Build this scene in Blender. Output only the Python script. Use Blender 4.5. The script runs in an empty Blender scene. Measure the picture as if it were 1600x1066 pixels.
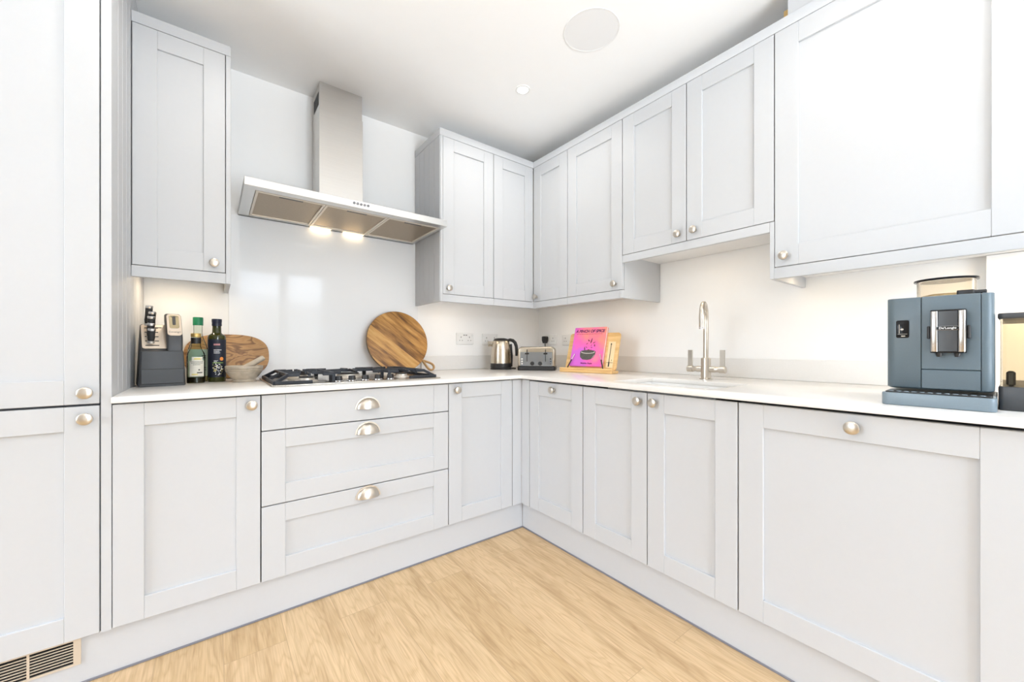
import bpy, bmesh, math, random
from mathutils import Matrix, Vector
PI = math.pi
S = bpy.context.scene
COL = S.collection
R = math.radians
rnd = random.Random(7)

# ------------------------------------------------------------------ mesh helpers
def bm_new(): return bmesh.new()

def merge(bm, tmp):
    me = bpy.data.meshes.new('tmp'); tmp.to_mesh(me); tmp.free(); bm.from_mesh(me); bpy.data.meshes.remove(me)

def add_box(bm, x0, x1, y0, y1, z0, z1, bev=0.0, seg=1, M=None):
    t = bmesh.new()
    a, b = (min(x0, x1), min(y0, y1), min(z0, z1)), (max(x0, x1), max(y0, y1), max(z0, z1))
    v = [t.verts.new((x, y, z)) for x in (a[0], b[0]) for y in (a[1], b[1]) for z in (a[2], b[2])]
    for f in ((0, 1, 3, 2), (4, 6, 7, 5), (0, 4, 5, 1), (2, 3, 7, 6), (0, 2, 6, 4), (1, 5, 7, 3)):
        t.faces.new([v[i] for i in f])
    if bev > 0:
        bmesh.ops.bevel(t, geom=t.edges[:], offset=bev, segments=seg, profile=0.5, affect='EDGES')
    if M is not None: t.transform(M)
    merge(bm, t)

def add_rbox(bm, x0, x1, y0, y1, z0, z1, r, seg=5, bev=0.0, M=None):
    """box with its vertical edges rounded by r and top/bottom edges bevelled"""
    w, d = abs(x1-x0), abs(y1-y0)
    poly = [(p[0]+(x0+x1)/2, p[1]+(y0+y1)/2) for p in rrect(w, d, r, seg)]
    add_prism(bm, poly, min(z0, z1), max(z0, z1), bev=bev, M=M)

def rrect(w, h, r, n=6):
    pts = []
    for cx, cy, a0 in ((w/2-r, h/2-r, 0), (-w/2+r, h/2-r, PI/2), (-w/2+r, -h/2+r, PI), (w/2-r, -h/2+r, 1.5*PI)):
        for i in range(n+1):
            a = a0 + PI/2*i/n
            pts.append((cx+r*math.cos(a), cy+r*math.sin(a)))
    return pts

def add_prism(bm, poly, z0, z1, bev=0.0, seg=2, M=None):
    t = bmesh.new()
    lo = [t.verts.new((x, y, z0)) for x, y in poly]; hi = [t.verts.new((x, y, z1)) for x, y in poly]
    n = len(poly)
    f1 = t.faces.new(lo[::-1]); f2 = t.faces.new(hi)
    for i in range(n): t.faces.new((lo[i], lo[(i+1) % n], hi[(i+1) % n], hi[i]))
    bmesh.ops.recalc_face_normals(t, faces=t.faces[:])
    if bev > 0:
        bmesh.ops.bevel(t, geom=[e for f in (f1, f2) for e in f.edges], offset=bev, segments=seg, profile=0.5, affect='EDGES')
    if M is not None: t.transform(M)
    merge(bm, t)

def add_lathe(bm, prof, n=32, M=None):
    t = bmesh.new(); rings = []
    for r, z in prof:
        if r < 1e-6: rings.append([t.verts.new((0, 0, z))])
        else: rings.append([t.verts.new((r*math.cos(2*PI*i/n), r*math.sin(2*PI*i/n), z)) for i in range(n)])
    for a, b in zip(rings, rings[1:]):
        for i in range(n):
            j = (i+1) % n
            if len(a) == 1 and len(b) == 1: continue
            if len(a) == 1: t.faces.new((a[0], b[i], b[j]))
            elif len(b) == 1: t.faces.new((a[i], a[j], b[0]))
            else: t.faces.new((a[i], a[j], b[j], b[i]))
    bmesh.ops.recalc_face_normals(t, faces=t.faces[:])
    if M is not None: t.transform(M)
    merge(bm, t)

def add_tube(bm, pts, r, n=10, closed=False, M=None, flat=1.0):
    t = bmesh.new(); P = [Vector(p) for p in pts]; rings = []; up = None
    N = len(P)
    for i in range(N):
        if closed: d = P[(i+1) % N]-P[i-1]
        else: d = P[min(i+1, N-1)]-P[max(i-1, 0)]
        d.normalize()
        if up is None:
            up = Vector((0, 0, 1)) if abs(d.z) < 0.9 else Vector((1, 0, 0))
        up = (up-d*up.dot(d)).normalized(); s = d.cross(up)
        rr = r[i] if isinstance(r, (list, tuple)) else r
        rings.append([t.verts.new(P[i]+(s*math.cos(2*PI*k/n)*flat+up*math.sin(2*PI*k/n))*rr) for k in range(n)])
    for i in range(N if closed else N-1):
        a, b = rings[i], rings[(i+1) % N]
        for k in range(n): t.faces.new((a[k], a[(k+1) % n], b[(k+1) % n], b[k]))
    if not closed:
        t.faces.new(rings[0][::-1]); t.faces.new(rings[-1])
    bmesh.ops.recalc_face_normals(t, faces=t.faces[:])
    if M is not None: t.transform(M)
    merge(bm, t)

def add_slab(bm, xs, ys, z0, z1, keep, bev=0.0):
    """slab made of grid cells kept by keep(xc, yc); one closed surface"""
    t = bmesh.new(); V = {}
    def v(i, j, k):
        if (i, j, k) not in V: V[(i, j, k)] = t.verts.new((xs[i], ys[j], (z0, z1)[k]))
        return V[(i, j, k)]
    nx, ny = len(xs)-1, len(ys)-1
    on = lambda i, j: 0 <= i < nx and 0 <= j < ny and keep((xs[i]+xs[i+1])/2, (ys[j]+ys[j+1])/2)
    for i in range(nx):
        for j in range(ny):
            if not on(i, j): continue
            for k in (0, 1): t.faces.new((v(i, j, k), v(i+1, j, k), v(i+1, j+1, k), v(i, j+1, k)))
            if not on(i-1, j): t.faces.new((v(i, j, 0), v(i, j+1, 0), v(i, j+1, 1), v(i, j, 1)))
            if not on(i+1, j): t.faces.new((v(i+1, j, 0), v(i+1, j+1, 0), v(i+1, j+1, 1), v(i+1, j, 1)))
            if not on(i, j-1): t.faces.new((v(i, j, 0), v(i+1, j, 0), v(i+1, j, 1), v(i, j, 1)))
            if not on(i, j+1): t.faces.new((v(i, j+1, 0), v(i+1, j+1, 0), v(i+1, j+1, 1), v(i, j+1, 1)))
    bmesh.ops.recalc_face_normals(t, faces=t.faces[:])
    bmesh.ops.dissolve_limit(t, angle_limit=0.01, verts=t.verts[:], edges=t.edges[:])
    if bev > 0:
        bmesh.ops.bevel(t, geom=[e for e in t.edges if len(e.link_faces) == 2 and e.calc_face_angle() > 1], offset=bev, segments=2, profile=0.5, affect='EDGES')
    merge(bm, t)

# ------------------------------------------------------------------ object helpers
def obj(name, bm, m, parent=None, loc=(0, 0, 0), rot=(0, 0, 0), smooth=35, shift=None):
    if shift is not None: bm.transform(Matrix.Translation(-Vector(shift)))
    me = bpy.data.meshes.new(name)
    bmesh.ops.recalc_face_normals(bm, faces=bm.faces[:])
    bm.to_mesh(me); bm.free()
    if smooth:
        me.shade_smooth(); me.set_sharp_from_angle(angle=R(smooth))
    for mm in (m if isinstance(m, (list, tuple)) else [m]): me.materials.append(mm)
    o = bpy.data.objects.new(name, me); COL.objects.link(o)
    if parent is not None: o.parent = parent
    o.location = loc; o.rotation_euler = rot
    return o

def place(name, mesh, parent, loc, rot=(0, 0, 0)):
    o = bpy.data.objects.new(name, mesh); COL.objects.link(o); o.parent = parent
    o.location = loc; o.rotation_euler = rot
    return o

def thing(name, label, cat, loc=(0, 0, 0), rotz=0.0, group=None):
    o = bpy.data.objects.new(name, None); COL.objects.link(o)
    o.empty_display_size = 0.05; o.location = loc; o.rotation_euler = (0, 0, rotz)
    o['label'] = label; o['category'] = cat
    if group: o['group'] = group
    return o

def tag(o, label, cat, group=None):
    o['label'] = label; o['category'] = cat
    if group: o['group'] = group
    return o

def struct(name, bm, m, **k):
    o = obj(name, bm, m, **k); o['kind'] = 'structure'; return o

def text_mesh(txt, size, depth=0.0004, align='CENTER', bold=0.0, shear=0.0, space=1.0):
    c = bpy.data.curves.new('txt', 'FONT'); c.body = txt; c.size = size; c.extrude = depth
    c.align_x = align; c.align_y = 'CENTER'; c.offset = bold; c.shear = shear; c.space_character = space
    c.resolution_u = 3
    o = bpy.data.objects.new('txt', c); COL.objects.link(o)
    bpy.context.view_layer.update()
    me = bpy.data.meshes.new_from_object(o.evaluated_get(bpy.context.evaluated_depsgraph_get()))
    bpy.data.objects.remove(o); bpy.data.curves.remove(c)
    return me

def add_text(bm, txt, size, M, **k):
    me = text_mesh(txt, size, **k); t = bmesh.new(); t.from_mesh(me); bpy.data.meshes.remove(me)
    t.transform(M); merge(bm, t)

# ------------------------------------------------------------------ materials
def mat(name, color, rough=0.5, metal=0.0, noise=0.0, nscale=40.0, stretch=(1, 1, 1), bump=0.0, spec=0.5,
        emit=None, estr=0.0, coat=0.0, trans=0.0, aniso=0.0, ior=1.45):
    m = bpy.data.materials.new(name); m.use_nodes = True
    nt = m.node_tree; b = nt.nodes['Principled BSDF']
    c = tuple(color)+(1,)
    b.inputs['Base Color'].default_value = c; b.inputs['Roughness'].default_value = rough
    b.inputs['Metallic'].default_value = metal; b.inputs['Specular IOR Level'].default_value = spec
    b.inputs['Coat Weight'].default_value = coat; b.inputs['Transmission Weight'].default_value = trans
    b.inputs['Anisotropic'].default_value = aniso; b.inputs['IOR'].default_value = ior
    if emit: b.inputs['Emission Color'].default_value = tuple(emit)+(1,); b.inputs['Emission Strength'].default_value = estr
    tc = nt.nodes.new('ShaderNodeTexCoord'); mp = nt.nodes.new('ShaderNodeMapping'); nz = nt.nodes.new('ShaderNodeTexNoise')
    mp.inputs['Scale'].default_value = stretch; nz.inputs['Scale'].default_value = nscale; nz.inputs['Detail'].default_value = 4
    nt.links.new(tc.outputs['Object'], mp.inputs['Vector']); nt.links.new(mp.outputs['Vector'], nz.inputs['Vector'])
    if noise > 0:
        mx = nt.nodes.new('ShaderNodeMix'); mx.data_type = 'RGBA'
        mx.inputs[6].default_value = tuple(max(0, x*(1-noise)) for x in color)+(1,)
        mx.inputs[7].default_value = tuple(min(1, x*(1+noise)) for x in color)+(1,)
        nt.links.new(nz.outputs['Fac'], mx.inputs[0]); nt.links.new(mx.outputs[2], b.inputs['Base Color'])
    if bump > 0:
        bp = nt.nodes.new('ShaderNodeBump'); bp.inputs['Strength'].default_value = bump; bp.inputs['Distance'].default_value = 0.001
        nt.links.new(nz.outputs['Fac'], bp.inputs['Height']); nt.links.new(bp.outputs['Normal'], b.inputs['Normal'])
    return m

def ramp(nt, stops):
    r = nt.nodes.new('ShaderNodeValToRGB'); e = r.color_ramp.elements
    while len(e) < len(stops): e.new(0.5)
    for el, (p, c) in zip(e, stops): el.position = p; el.color = tuple(c)+(1,)
    return r

def wood(name, stops, scale, stretch, rot=(0, 0, 0), distort=1.5, rough=0.45, detail=6, bump=0.15):
    m = bpy.data.materials.new(name); m.use_nodes = True; nt = m.node_tree; b = nt.nodes['Principled BSDF']
    b.inputs['Roughness'].default_value = rough
    tc = nt.nodes.new('ShaderNodeTexCoord'); mp = nt.nodes.new('ShaderNodeMapping'); mp.inputs['Rotation'].default_value = rot
    m2 = nt.nodes.new('ShaderNodeMapping'); m2.inputs['Scale'].default_value = stretch
    nz = nt.nodes.new('ShaderNodeTexNoise'); nz.inputs['Scale'].default_value = scale; nz.inputs['Detail'].default_value = detail
    nz.inputs['Distortion'].default_value = distort
    L = nt.links.new
    L(tc.outputs['Object'], mp.inputs['Vector']); L(mp.outputs['Vector'], m2.inputs['Vector']); L(m2.outputs['Vector'], nz.inputs['Vector'])
    r = ramp(nt, stops); L(nz.outputs['Fac'], r.inputs['Fac']); L(r.outputs['Color'], b.inputs['Base Color'])
    bp = nt.nodes.new('ShaderNodeBump'); bp.inputs['Strength'].default_value = bump; bp.inputs['Distance'].default_value = 0.001
    L(nz.outputs['Fac'], bp.inputs['Height']); L(bp.outputs['Normal'], b.inputs['Normal'])
    return m

def floor_mat():
    m = bpy.data.materials.new('oak planks'); m.use_nodes = True; nt = m.node_tree; b = nt.nodes['Principled BSDF']; L = nt.links.new
    b.inputs['Roughness'].default_value = 0.42; b.inputs['Specular IOR Level'].default_value = 0.35
    tc = nt.nodes.new('ShaderNodeTexCoord'); mp = nt.nodes.new('ShaderNodeMapping')
    mp.inputs['Rotation'].default_value = (0, 0, -PI/2); mp.inputs['Location'].default_value = (0.92, -0.006, 0)
    L(tc.outputs['Object'], mp.inputs['Vector'])
    br = nt.nodes.new('ShaderNodeTexBrick'); br.offset = 0.37; br.squash = 1.0
    br.inputs['Scale'].default_value = 1.0; br.inputs['Brick Width'].default_value = 2.3; br.inputs['Row Height'].default_value = 0.1825
    br.inputs['Mortar Size'].default_value = 0.0011; br.inputs['Mortar Smooth'].default_value = 0.3; br.inputs['Bias'].default_value = 0
    br.inputs['Color1'].default_value = (0, 0, 0, 1); br.inputs['Color2'].default_value = (1, 1, 1, 1); br.inputs['Mortar'].default_value = (0.5, 0.5, 0.5, 1)
    L(mp.outputs['Vector'], br.inputs['Vector'])
    tone = ramp(nt, ((0, (0.555, 0.385, 0.21)), (0.5, (0.625, 0.45, 0.265)), (1, (0.585, 0.41, 0.235))))
    L(br.outputs['Color'], tone.inputs['Fac'])
    # grain stretched along the plank, shifted per plank
    sh = nt.nodes.new('ShaderNodeVectorMath'); sh.operation = 'MULTIPLY_ADD'; sh.inputs[1].default_value = (3.1, 7.7, 5.3)
    L(br.outputs['Color'], sh.inputs[0]); L(mp.outputs['Vector'], sh.inputs[2])
    g1m = nt.nodes.new('ShaderNodeMapping'); g1m.inputs['Scale'].default_value = (1.0, 9, 1); L(sh.outputs[0], g1m.inputs['Vector'])
    g1 = nt.nodes.new('ShaderNodeTexNoise'); g1.inputs['Scale'].default_value = 2.2; g1.inputs['Detail'].default_value = 6; g1.inputs['Distortion'].default_value = 0.6
    L(g1m.outputs['Vector'], g1.inputs['Vector'])
    g2m = nt.nodes.new('ShaderNodeMapping'); g2m.inputs['Scale'].default_value = (3, 90, 1); L(sh.outputs[0], g2m.inputs['Vector'])
    g2 = nt.nodes.new('ShaderNodeTexNoise'); g2.inputs['Scale'].default_value = 3.0; g2.inputs['Detail'].default_value = 3
    L(g2m.outputs['Vector'], g2.inputs['Vector'])
    r1 = ramp(nt, ((0.30, (0.80, 0.765, 0.71)), (0.50, (1.0, 1.0, 1.0)), (0.75, (1.06, 1.06, 1.06))))
    L(g1.outputs['Fac'], r1.inputs['Fac'])
    r2 = ramp(nt, ((0.35, (0.89, 0.87, 0.84)), (0.6, (1.03, 1.03, 1.03))))
    L(g2.outputs['Fac'], r2.inputs['Fac'])
    def mul(a, c):
        x = nt.nodes.new('ShaderNodeMix'); x.data_type = 'RGBA'; x.blend_type = 'MULTIPLY'; x.inputs[0].default_value = 1
        L(a, x.inputs[6]); L(c, x.inputs[7]); return x.outputs[2]
    # cathedral figure: contour lines of a stretched noise
    g3m = nt.nodes.new('ShaderNodeMapping'); g3m.inputs['Scale'].default_value = (1.5, 9, 1); L(sh.outputs[0], g3m.inputs['Vector'])
    g3 = nt.nodes.new('ShaderNodeTexNoise'); g3.inputs['Scale'].default_value = 1.3; g3.inputs['Detail'].default_value = 2.5; L(g3m.outputs['Vector'], g3.inputs['Vector'])
    m3 = nt.nodes.new('ShaderNodeMath'); m3.operation = 'MULTIPLY'; m3.inputs[1].default_value = 26; L(g3.outputs['Fac'], m3.inputs[0])
    p3 = nt.nodes.new('ShaderNodeMath'); p3.operation = 'PINGPONG'; p3.inputs[1].default_value = 1; L(m3.outputs[0], p3.inputs[0])
    r3 = ramp(nt, ((0.0, (0.90, 0.88, 0.84)), (0.5, (1, 1, 1)), (1, (1.03, 1.04, 1.05)))); L(p3.outputs[0], r3.inputs['Fac'])
    c = mul(mul(mul(tone.outputs['Color'], r1.outputs['Color']), r2.outputs['Color']), r3.outputs['Color'])
    mo = nt.nodes.new('ShaderNodeMix'); mo.data_type = 'RGBA'; mo.inputs[7].default_value = (0.42, 0.29, 0.16, 1)
    L(br.outputs['Fac'], mo.inputs[0]); L(c, mo.inputs[6]); L(mo.outputs[2], b.inputs['Base Color'])
    bp = nt.nodes.new('ShaderNodeBump'); bp.inputs['Strength'].default_value = 0.12; bp.inputs['Distance'].default_value = 0.001
    L(g2.outputs['Fac'], bp.inputs['Height']); L(bp.outputs['Normal'], b.inputs['Normal'])
    return m

def strip_board_mat():
    """round board: glued strips of different tone, running diagonally"""
    m = bpy.data.materials.new('mango wood strips'); m.use_nodes = True; nt = m.node_tree; b = nt.nodes['Principled BSDF']; L = nt.links.new
    b.inputs['Roughness'].default_value = 0.5
    tc = nt.nodes.new('ShaderNodeTexCoord'); mp = nt.nodes.new('ShaderNodeMapping'); mp.inputs['Rotation'].default_value = (0, 0, R(40))
    L(tc.outputs['Object'], mp.inputs['Vector'])
    sx = nt.nodes.new('ShaderNodeSeparateXYZ'); L(mp.outputs['Vector'], sx.inputs[0])
    dv = nt.nodes.new('ShaderNodeMath'); dv.operation = 'MULTIPLY_ADD'; dv.inputs[1].default_value = 1/0.078; dv.inputs[2].default_value = 20.35
    L(sx.outputs['Y'], dv.inputs[0])
    fl = nt.nodes.new('ShaderNodeMath'); fl.operation = 'FLOOR'; L(dv.outputs[0], fl.inputs[0])
    wn = nt.nodes.new('ShaderNodeTexWhiteNoise'); wn.noise_dimensions = '1D'; L(fl.outputs[0], wn.inputs['W'])
    sh = nt.nodes.new('ShaderNodeVectorMath'); sh.operation = 'MULTIPLY_ADD'; sh.inputs[1].default_value = (2.3, 3.1, 0)
    L(wn.outputs['Color'], sh.inputs[0]); L(mp.outputs['Vector'], sh.inputs[2])
    gm = nt.nodes.new('ShaderNodeMapping'); gm.inputs['Scale'].default_value = (3.0, 20, 1); L(sh.outputs[0], gm.inputs['Vector'])
    g = nt.nodes.new('ShaderNodeTexNoise'); g.inputs['Scale'].default_value = 1.5; g.inputs['Detail'].default_value = 7; g.inputs['Roughness'].default_value = 0.62
    L(gm.outputs['Vector'], g.inputs['Vector'])
    ad = nt.nodes.new('ShaderNodeMath'); ad.operation = 'MULTIPLY_ADD'; ad.inputs[1].default_value = 0.24; L(wn.outputs['Value'], ad.inputs[0]); L(g.outputs['Fac'], ad.inputs[2])
    r = ramp(nt, ((0.40, (0.14, 0.060, 0.018)), (0.54, (0.36, 0.170, 0.042)), (0.68, (0.55, 0.29, 0.080)), (0.88, (0.68, 0.42, 0.16))))
    L(ad.outputs[0], r.inputs['Fac']); L(r.outputs['Color'], b.inputs['Base Color'])
    return m

def olive_mat():
    m = bpy.data.materials.new('olive wood'); m.use_nodes = True; nt = m.node_tree; b = nt.nodes['Principled BSDF']; L = nt.links.new
    b.inputs['Roughness'].default_value = 0.5
    tc = nt.nodes.new('ShaderNodeTexCoord'); mp = nt.nodes.new('ShaderNodeMapping'); mp.inputs['Scale'].default_value = (2.6, 9, 7.5)
    L(tc.outputs['Object'], mp.inputs['Vector'])
    n1 = nt.nodes.new('ShaderNodeTexNoise'); n1.inputs['Scale'].default_value = 1.7; n1.inputs['Detail'].default_value = 3; n1.inputs['Distortion'].default_value = 0.8
    L(mp.outputs['Vector'], n1.inputs['Vector'])
    mu = nt.nodes.new('ShaderNodeMath'); mu.operation = 'MULTIPLY'; mu.inputs[1].default_value = 12
    L(n1.outputs['Fac'], mu.inputs[0])
    fr = nt.nodes.new('ShaderNodeMath'); fr.operation = 'PINGPONG'; fr.inputs[1].default_value = 1; L(mu.outputs[0], fr.inputs[0])
    r = ramp(nt, ((0.0, (0.20, 0.098, 0.040)), (0.30, (0.32, 0.165, 0.064)), (0.45, (0.47, 0.265, 0.105)), (1, (0.40, 0.21, 0.078))))
    L(fr.outputs[0], r.inputs['Fac']); L(r.outputs['Color'], b.inputs['Base Color'])
    return m

def cover_mat():
    m = bpy.data.materials.new('pink cover'); m.use_nodes = True; nt = m.node_tree; b = nt.nodes['Principled BSDF']; L = nt.links.new
    b.inputs['Roughness'].default_value = 0.4
    tc = nt.nodes.new('ShaderNodeTexCoord'); n1 = nt.nodes.new('ShaderNodeTexNoise'); n1.inputs['Scale'].default_value = 9; n1.inputs['Detail'].default_value = 3
    L(tc.outputs['Object'], n1.inputs['Vector'])
    sx = nt.nodes.new('ShaderNodeSeparateXYZ'); L(tc.outputs['Object'], sx.inputs[0])
    a = nt.nodes.new('ShaderNodeMath'); a.operation = 'MULTIPLY_ADD'; a.inputs[1].default_value = 1.4; L(sx.outputs['X'], a.inputs[0]); L(n1.outputs['Fac'], a.inputs[2])
    z = nt.nodes.new('ShaderNodeMath'); z.operation = 'MULTIPLY_ADD'; z.inputs[1].default_value = 1.2; L(sx.outputs['Z'], z.inputs[0]); L(a.outputs[0], z.inputs[2])
    r = ramp(nt, ((0.45, (0.62, 0.13, 0.60)), (0.62, (0.86, 0.13, 0.42)), (0.78, (0.90, 0.22, 0.30)), (0.95, (0.93, 0.30, 0.22))))
    L(z.outputs[0], r.inputs['Fac']); L(r.outputs['Color'], b.inputs['Base Color'])
    return m

def glass(name, color, rough=0.02, alpha=0.25):
    m = bpy.data.materials.new(name); m.use_nodes = True; nt = m.node_tree; L = nt.links.new
    for n in list(nt.nodes):
        if n.type != 'OUTPUT_MATERIAL': nt.nodes.remove(n)
    out = nt.nodes['Material Output']
    tr = nt.nodes.new('ShaderNodeBsdfTransparent'); tr.inputs['Color'].default_value = tuple(color)+(1,)
    gl = nt.nodes.new('ShaderNodeBsdfGlossy'); gl.inputs['Roughness'].default_value = rough; gl.inputs['Color'].default_value = (1, 1, 1, 1)
    lw = nt.nodes.new('ShaderNodeLayerWeight'); lw.inputs['Blend'].default_value = alpha
    tc = nt.nodes.new('ShaderNodeTexCoord'); nz = nt.nodes.new('ShaderNodeTexNoise'); nz.inputs['Scale'].default_value = 6
    L(tc.outputs['Object'], nz.inputs['Vector'])
    bp = nt.nodes.new('ShaderNodeBump'); bp.inputs['Strength'].default_value = 0.02; L(nz.outputs['Fac'], bp.inputs['Height'])
    L(bp.outputs['Normal'], gl.inputs['Normal'])
    mx = nt.nodes.new('ShaderNodeMixShader'); L(lw.outputs['Fresnel'], mx.inputs[0]); L(tr.outputs[0], mx.inputs[1]); L(gl.outputs[0], mx.inputs[2])
    L(mx.outputs[0], out.inputs['Surface'])
    return m

def worktop_mat():
    m = mat('white quartz', (0.73, 0.712, 0.685), rough=0.2, spec=0.3, noise=0.03, nscale=160)
    nt = m.node_tree; L = nt.links.new; b = nt.nodes['Principled BSDF']
    tc = nt.nodes.new('ShaderNodeTexCoord'); sx = nt.nodes.new('ShaderNodeSeparateXYZ'); L(tc.outputs['Object'], sx.inputs[0])
    # drainer grooves cut along the run beside the sink (x -0.66..-0.36, y -1.87..-2.24)
    def cmp(op, a, v):
        n = nt.nodes.new('ShaderNodeMath'); n.operation = op; L(a, n.inputs[0]); n.inputs[1].default_value = v; return n.outputs[0]
    def mulm(a, c):
        n = nt.nodes.new('ShaderNodeMath'); n.operation = 'MULTIPLY'; L(a, n.inputs[0]); L(c, n.inputs[1]); return n.outputs[0]
    mask = mulm(mulm(cmp('GREATER_THAN', sx.outputs['X'], -0.66), cmp('LESS_THAN', sx.outputs['X'], -0.36)),
                mulm(cmp('GREATER_THAN', sx.outputs['Y'], -2.24), cmp('LESS_THAN', sx.outputs['Y'], -1.87)))
    s = cmp('MULTIPLY', sx.outputs['X'], 2*PI/0.043)
    sn = nt.nodes.new('ShaderNodeMath'); sn.operation = 'SINE'; L(s, sn.inputs[0])
    g = cmp('GREATER_THAN', sn.outputs[0], 0.5)
    h = mulm(g, mask)
    bp = nt.nodes.new('ShaderNodeBump'); bp.invert = True; bp.inputs['Strength'].default_value = 0.5; bp.inputs['Distance'].default_value = 0.004
    L(h, bp.inputs['Height']); L(bp.outputs['Normal'], b.inputs['Normal'])
    return m

PAINT = mat('pale grey paint', (0.54, 0.55, 0.565), rough=0.42, noise=0.012, nscale=60, spec=0.35)
SHADOW = mat('gap shade on carcass board', (0.10, 0.10, 0.11), rough=0.8)  # carcass coloured dark to paint the shade seen through door gaps
CARC = mat('white carcass board', (0.78, 0.775, 0.77), rough=0.5, noise=0.01, nscale=30)
WALL = mat('white wall paint', (0.88, 0.875, 0.865), rough=0.75, noise=0.01, nscale=20)
CEIL = mat('white ceiling paint', (0.89, 0.89, 0.885), rough=0.85, noise=0.01, nscale=12)
QUARTZ = worktop_mat()
UPST = mat('quartz upstand', (0.78, 0.77, 0.75), rough=0.2, noise=0.03, nscale=160)
SPLASH = mat('white back painted glass', (0.85, 0.855, 0.86), rough=0.06, noise=0.004, nscale=5, spec=0.22)
STEEL = mat('brushed steel', (0.70, 0.685, 0.66), rough=0.30, metal=1, noise=0.05, nscale=3, stretch=(2, 2, 120), aniso=0.4)
STEELH = mat('brushed steel across', (0.70, 0.69, 0.67), rough=0.28, metal=1, noise=0.05, nscale=3, stretch=(2, 120, 120), aniso=0.4)
WARMST = mat('warm brushed steel', (0.60, 0.53, 0.43), rough=0.27, metal=1, noise=0.05, nscale=3, stretch=(2, 2, 120))
TOASTF = mat('dark mirror steel', (0.34, 0.38, 0.43), rough=0.12, metal=1, noise=0.02)
NICKEL = mat('satin nickel', (0.63, 0.58, 0.51), rough=0.28, metal=1, noise=0.04, nscale=30)
BTN = mat('dark chrome', (0.22, 0.22, 0.23), rough=0.15, metal=1, noise=0.02)
CHROME = mat('polished chrome', (0.75, 0.75, 0.76), rough=0.08, metal=1, noise=0.01, nscale=30)
MESHF = mat('grease filter mesh', (0.40, 0.325, 0.24), rough=0.42, metal=1, noise=0.22, nscale=14, stretch=(6, 40, 1), bump=0.4)
IRON = mat('cast iron', (0.026, 0.029, 0.036), rough=0.5, noise=0.15, nscale=60, spec=0.4)
BLACK = mat('black plastic', (0.022, 0.021, 0.021), rough=0.4, noise=0.1, nscale=50)
GRAPH = mat('graphite plastic', (0.048, 0.050, 0.053), rough=0.42, noise=0.06, nscale=60)
WHITEP = mat('white plastic', (0.80, 0.80, 0.79), rough=0.35, noise=0.01, nscale=50)
CREAMP = mat('pale slotted plate', (0.70, 0.58, 0.46), rough=0.4, noise=0.02, nscale=50)
TEAL = mat('blue grey machine shell', (0.108, 0.146, 0.170), rough=0.33, noise=0.05, nscale=300, spec=0.5)
TEALL = mat('blue grey tray shell', (0.19, 0.24, 0.275), rough=0.35, noise=0.05, nscale=300)
GLOSSB = mat('glossy black', (0.012, 0.012, 0.013), rough=0.12, noise=0.1, nscale=20, spec=0.2)
ALU = mat('anodised aluminium', (0.72, 0.66, 0.58), rough=0.4, metal=0.6, noise=0.03, nscale=60)
SEAL = mat('grey plinth seal', (0.20, 0.20, 0.23), rough=0.5, noise=0.03, nscale=60)
BAMBOO = wood('bamboo', ((0.3, (0.60, 0.36, 0.13)), (0.5, (0.72, 0.46, 0.19)), (0.7, (0.78, 0.53, 0.25))), 4, (1, 14, 14), distort=0.4)
PALEW = mat('pale measure panel', (0.80, 0.62, 0.36), rough=0.5, noise=0.05, nscale=40)
OLIVE = olive_mat()
MANGO = strip_board_mat()
MANGOE = mat('worn board edge', (0.17, 0.12, 0.075), rough=0.7, noise=0.2, nscale=30)
LOOPW = mat('tan bent loop', (0.50, 0.31, 0.14), rough=0.5, noise=0.08, nscale=50)
MARBLE = mat('beige marble', (0.47, 0.40, 0.31), rough=0.35, noise=0.30, nscale=45, stretch=(1, 1, 1.4))
BATTEN = mat('raw timber', (0.50, 0.33, 0.13), rough=0.7, noise=0.1, nscale=40)
CERAM = mat('white ceramic', (0.82, 0.82, 0.81), rough=0.12, noise=0.01, nscale=30)
COVER = cover_mat()
PAPER = mat('book paper', (0.80, 0.78, 0.74), rough=0.8, noise=0.03, nscale=80, stretch=(1, 60, 1))
INKM = mat('plum print', (0.16, 0.02, 0.10), rough=0.5, noise=0.05)
INKR = mat('red print', (0.55, 0.06, 0.10), rough=0.5, noise=0.05)
ARTG = mat('charcoal print', (0.085, 0.080, 0.070), rough=0.5, noise=0.3, nscale=60)
ARTL = mat('pale print', (0.62, 0.58, 0.52), rough=0.5, noise=0.1, nscale=60)
ARTD = mat('dark red print', (0.15, 0.03, 0.03), rough=0.5, noise=0.1, nscale=60)
GREENC = mat('green cap', (0.012, 0.20, 0.085), rough=0.35, noise=0.05)
GOLDC = mat('gold cap', (0.62, 0.43, 0.15), rough=0.35, metal=0.6, noise=0.05)
NAVY = mat('navy cap', (0.012, 0.015, 0.036), rough=0.35, noise=0.05)
OLIVEG = mat('dark green glass', (0.035, 0.038, 0.006), rough=0.06, noise=0.2, nscale=6, spec=0.6)
NAVYL = mat('navy label', (0.007, 0.010, 0.022), rough=0.5, noise=0.1, nscale=30)
GREYGL = glass('clear glass', (0.90, 0.94, 0.90), alpha=0.12)
LABELW = mat('cream label', (0.74, 0.71, 0.62), rough=0.55, noise=0.04, nscale=40)
LABELG = mat('pale green label', (0.46, 0.60, 0.48), rough=0.5, noise=0.05, nscale=40)
OILD = mat('dark vinegar', (0.02, 0.014, 0.006), rough=0.1, noise=0.1)
OILG = mat('olive oil', (0.24, 0.20, 0.02), rough=0.1, noise=0.1)
WHITEI = mat('white print', (0.80, 0.80, 0.80), rough=0.5, noise=0.02)
PINKI = mat('rose print', (0.50, 0.22, 0.22), rough=0.5, noise=0.02)
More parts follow.
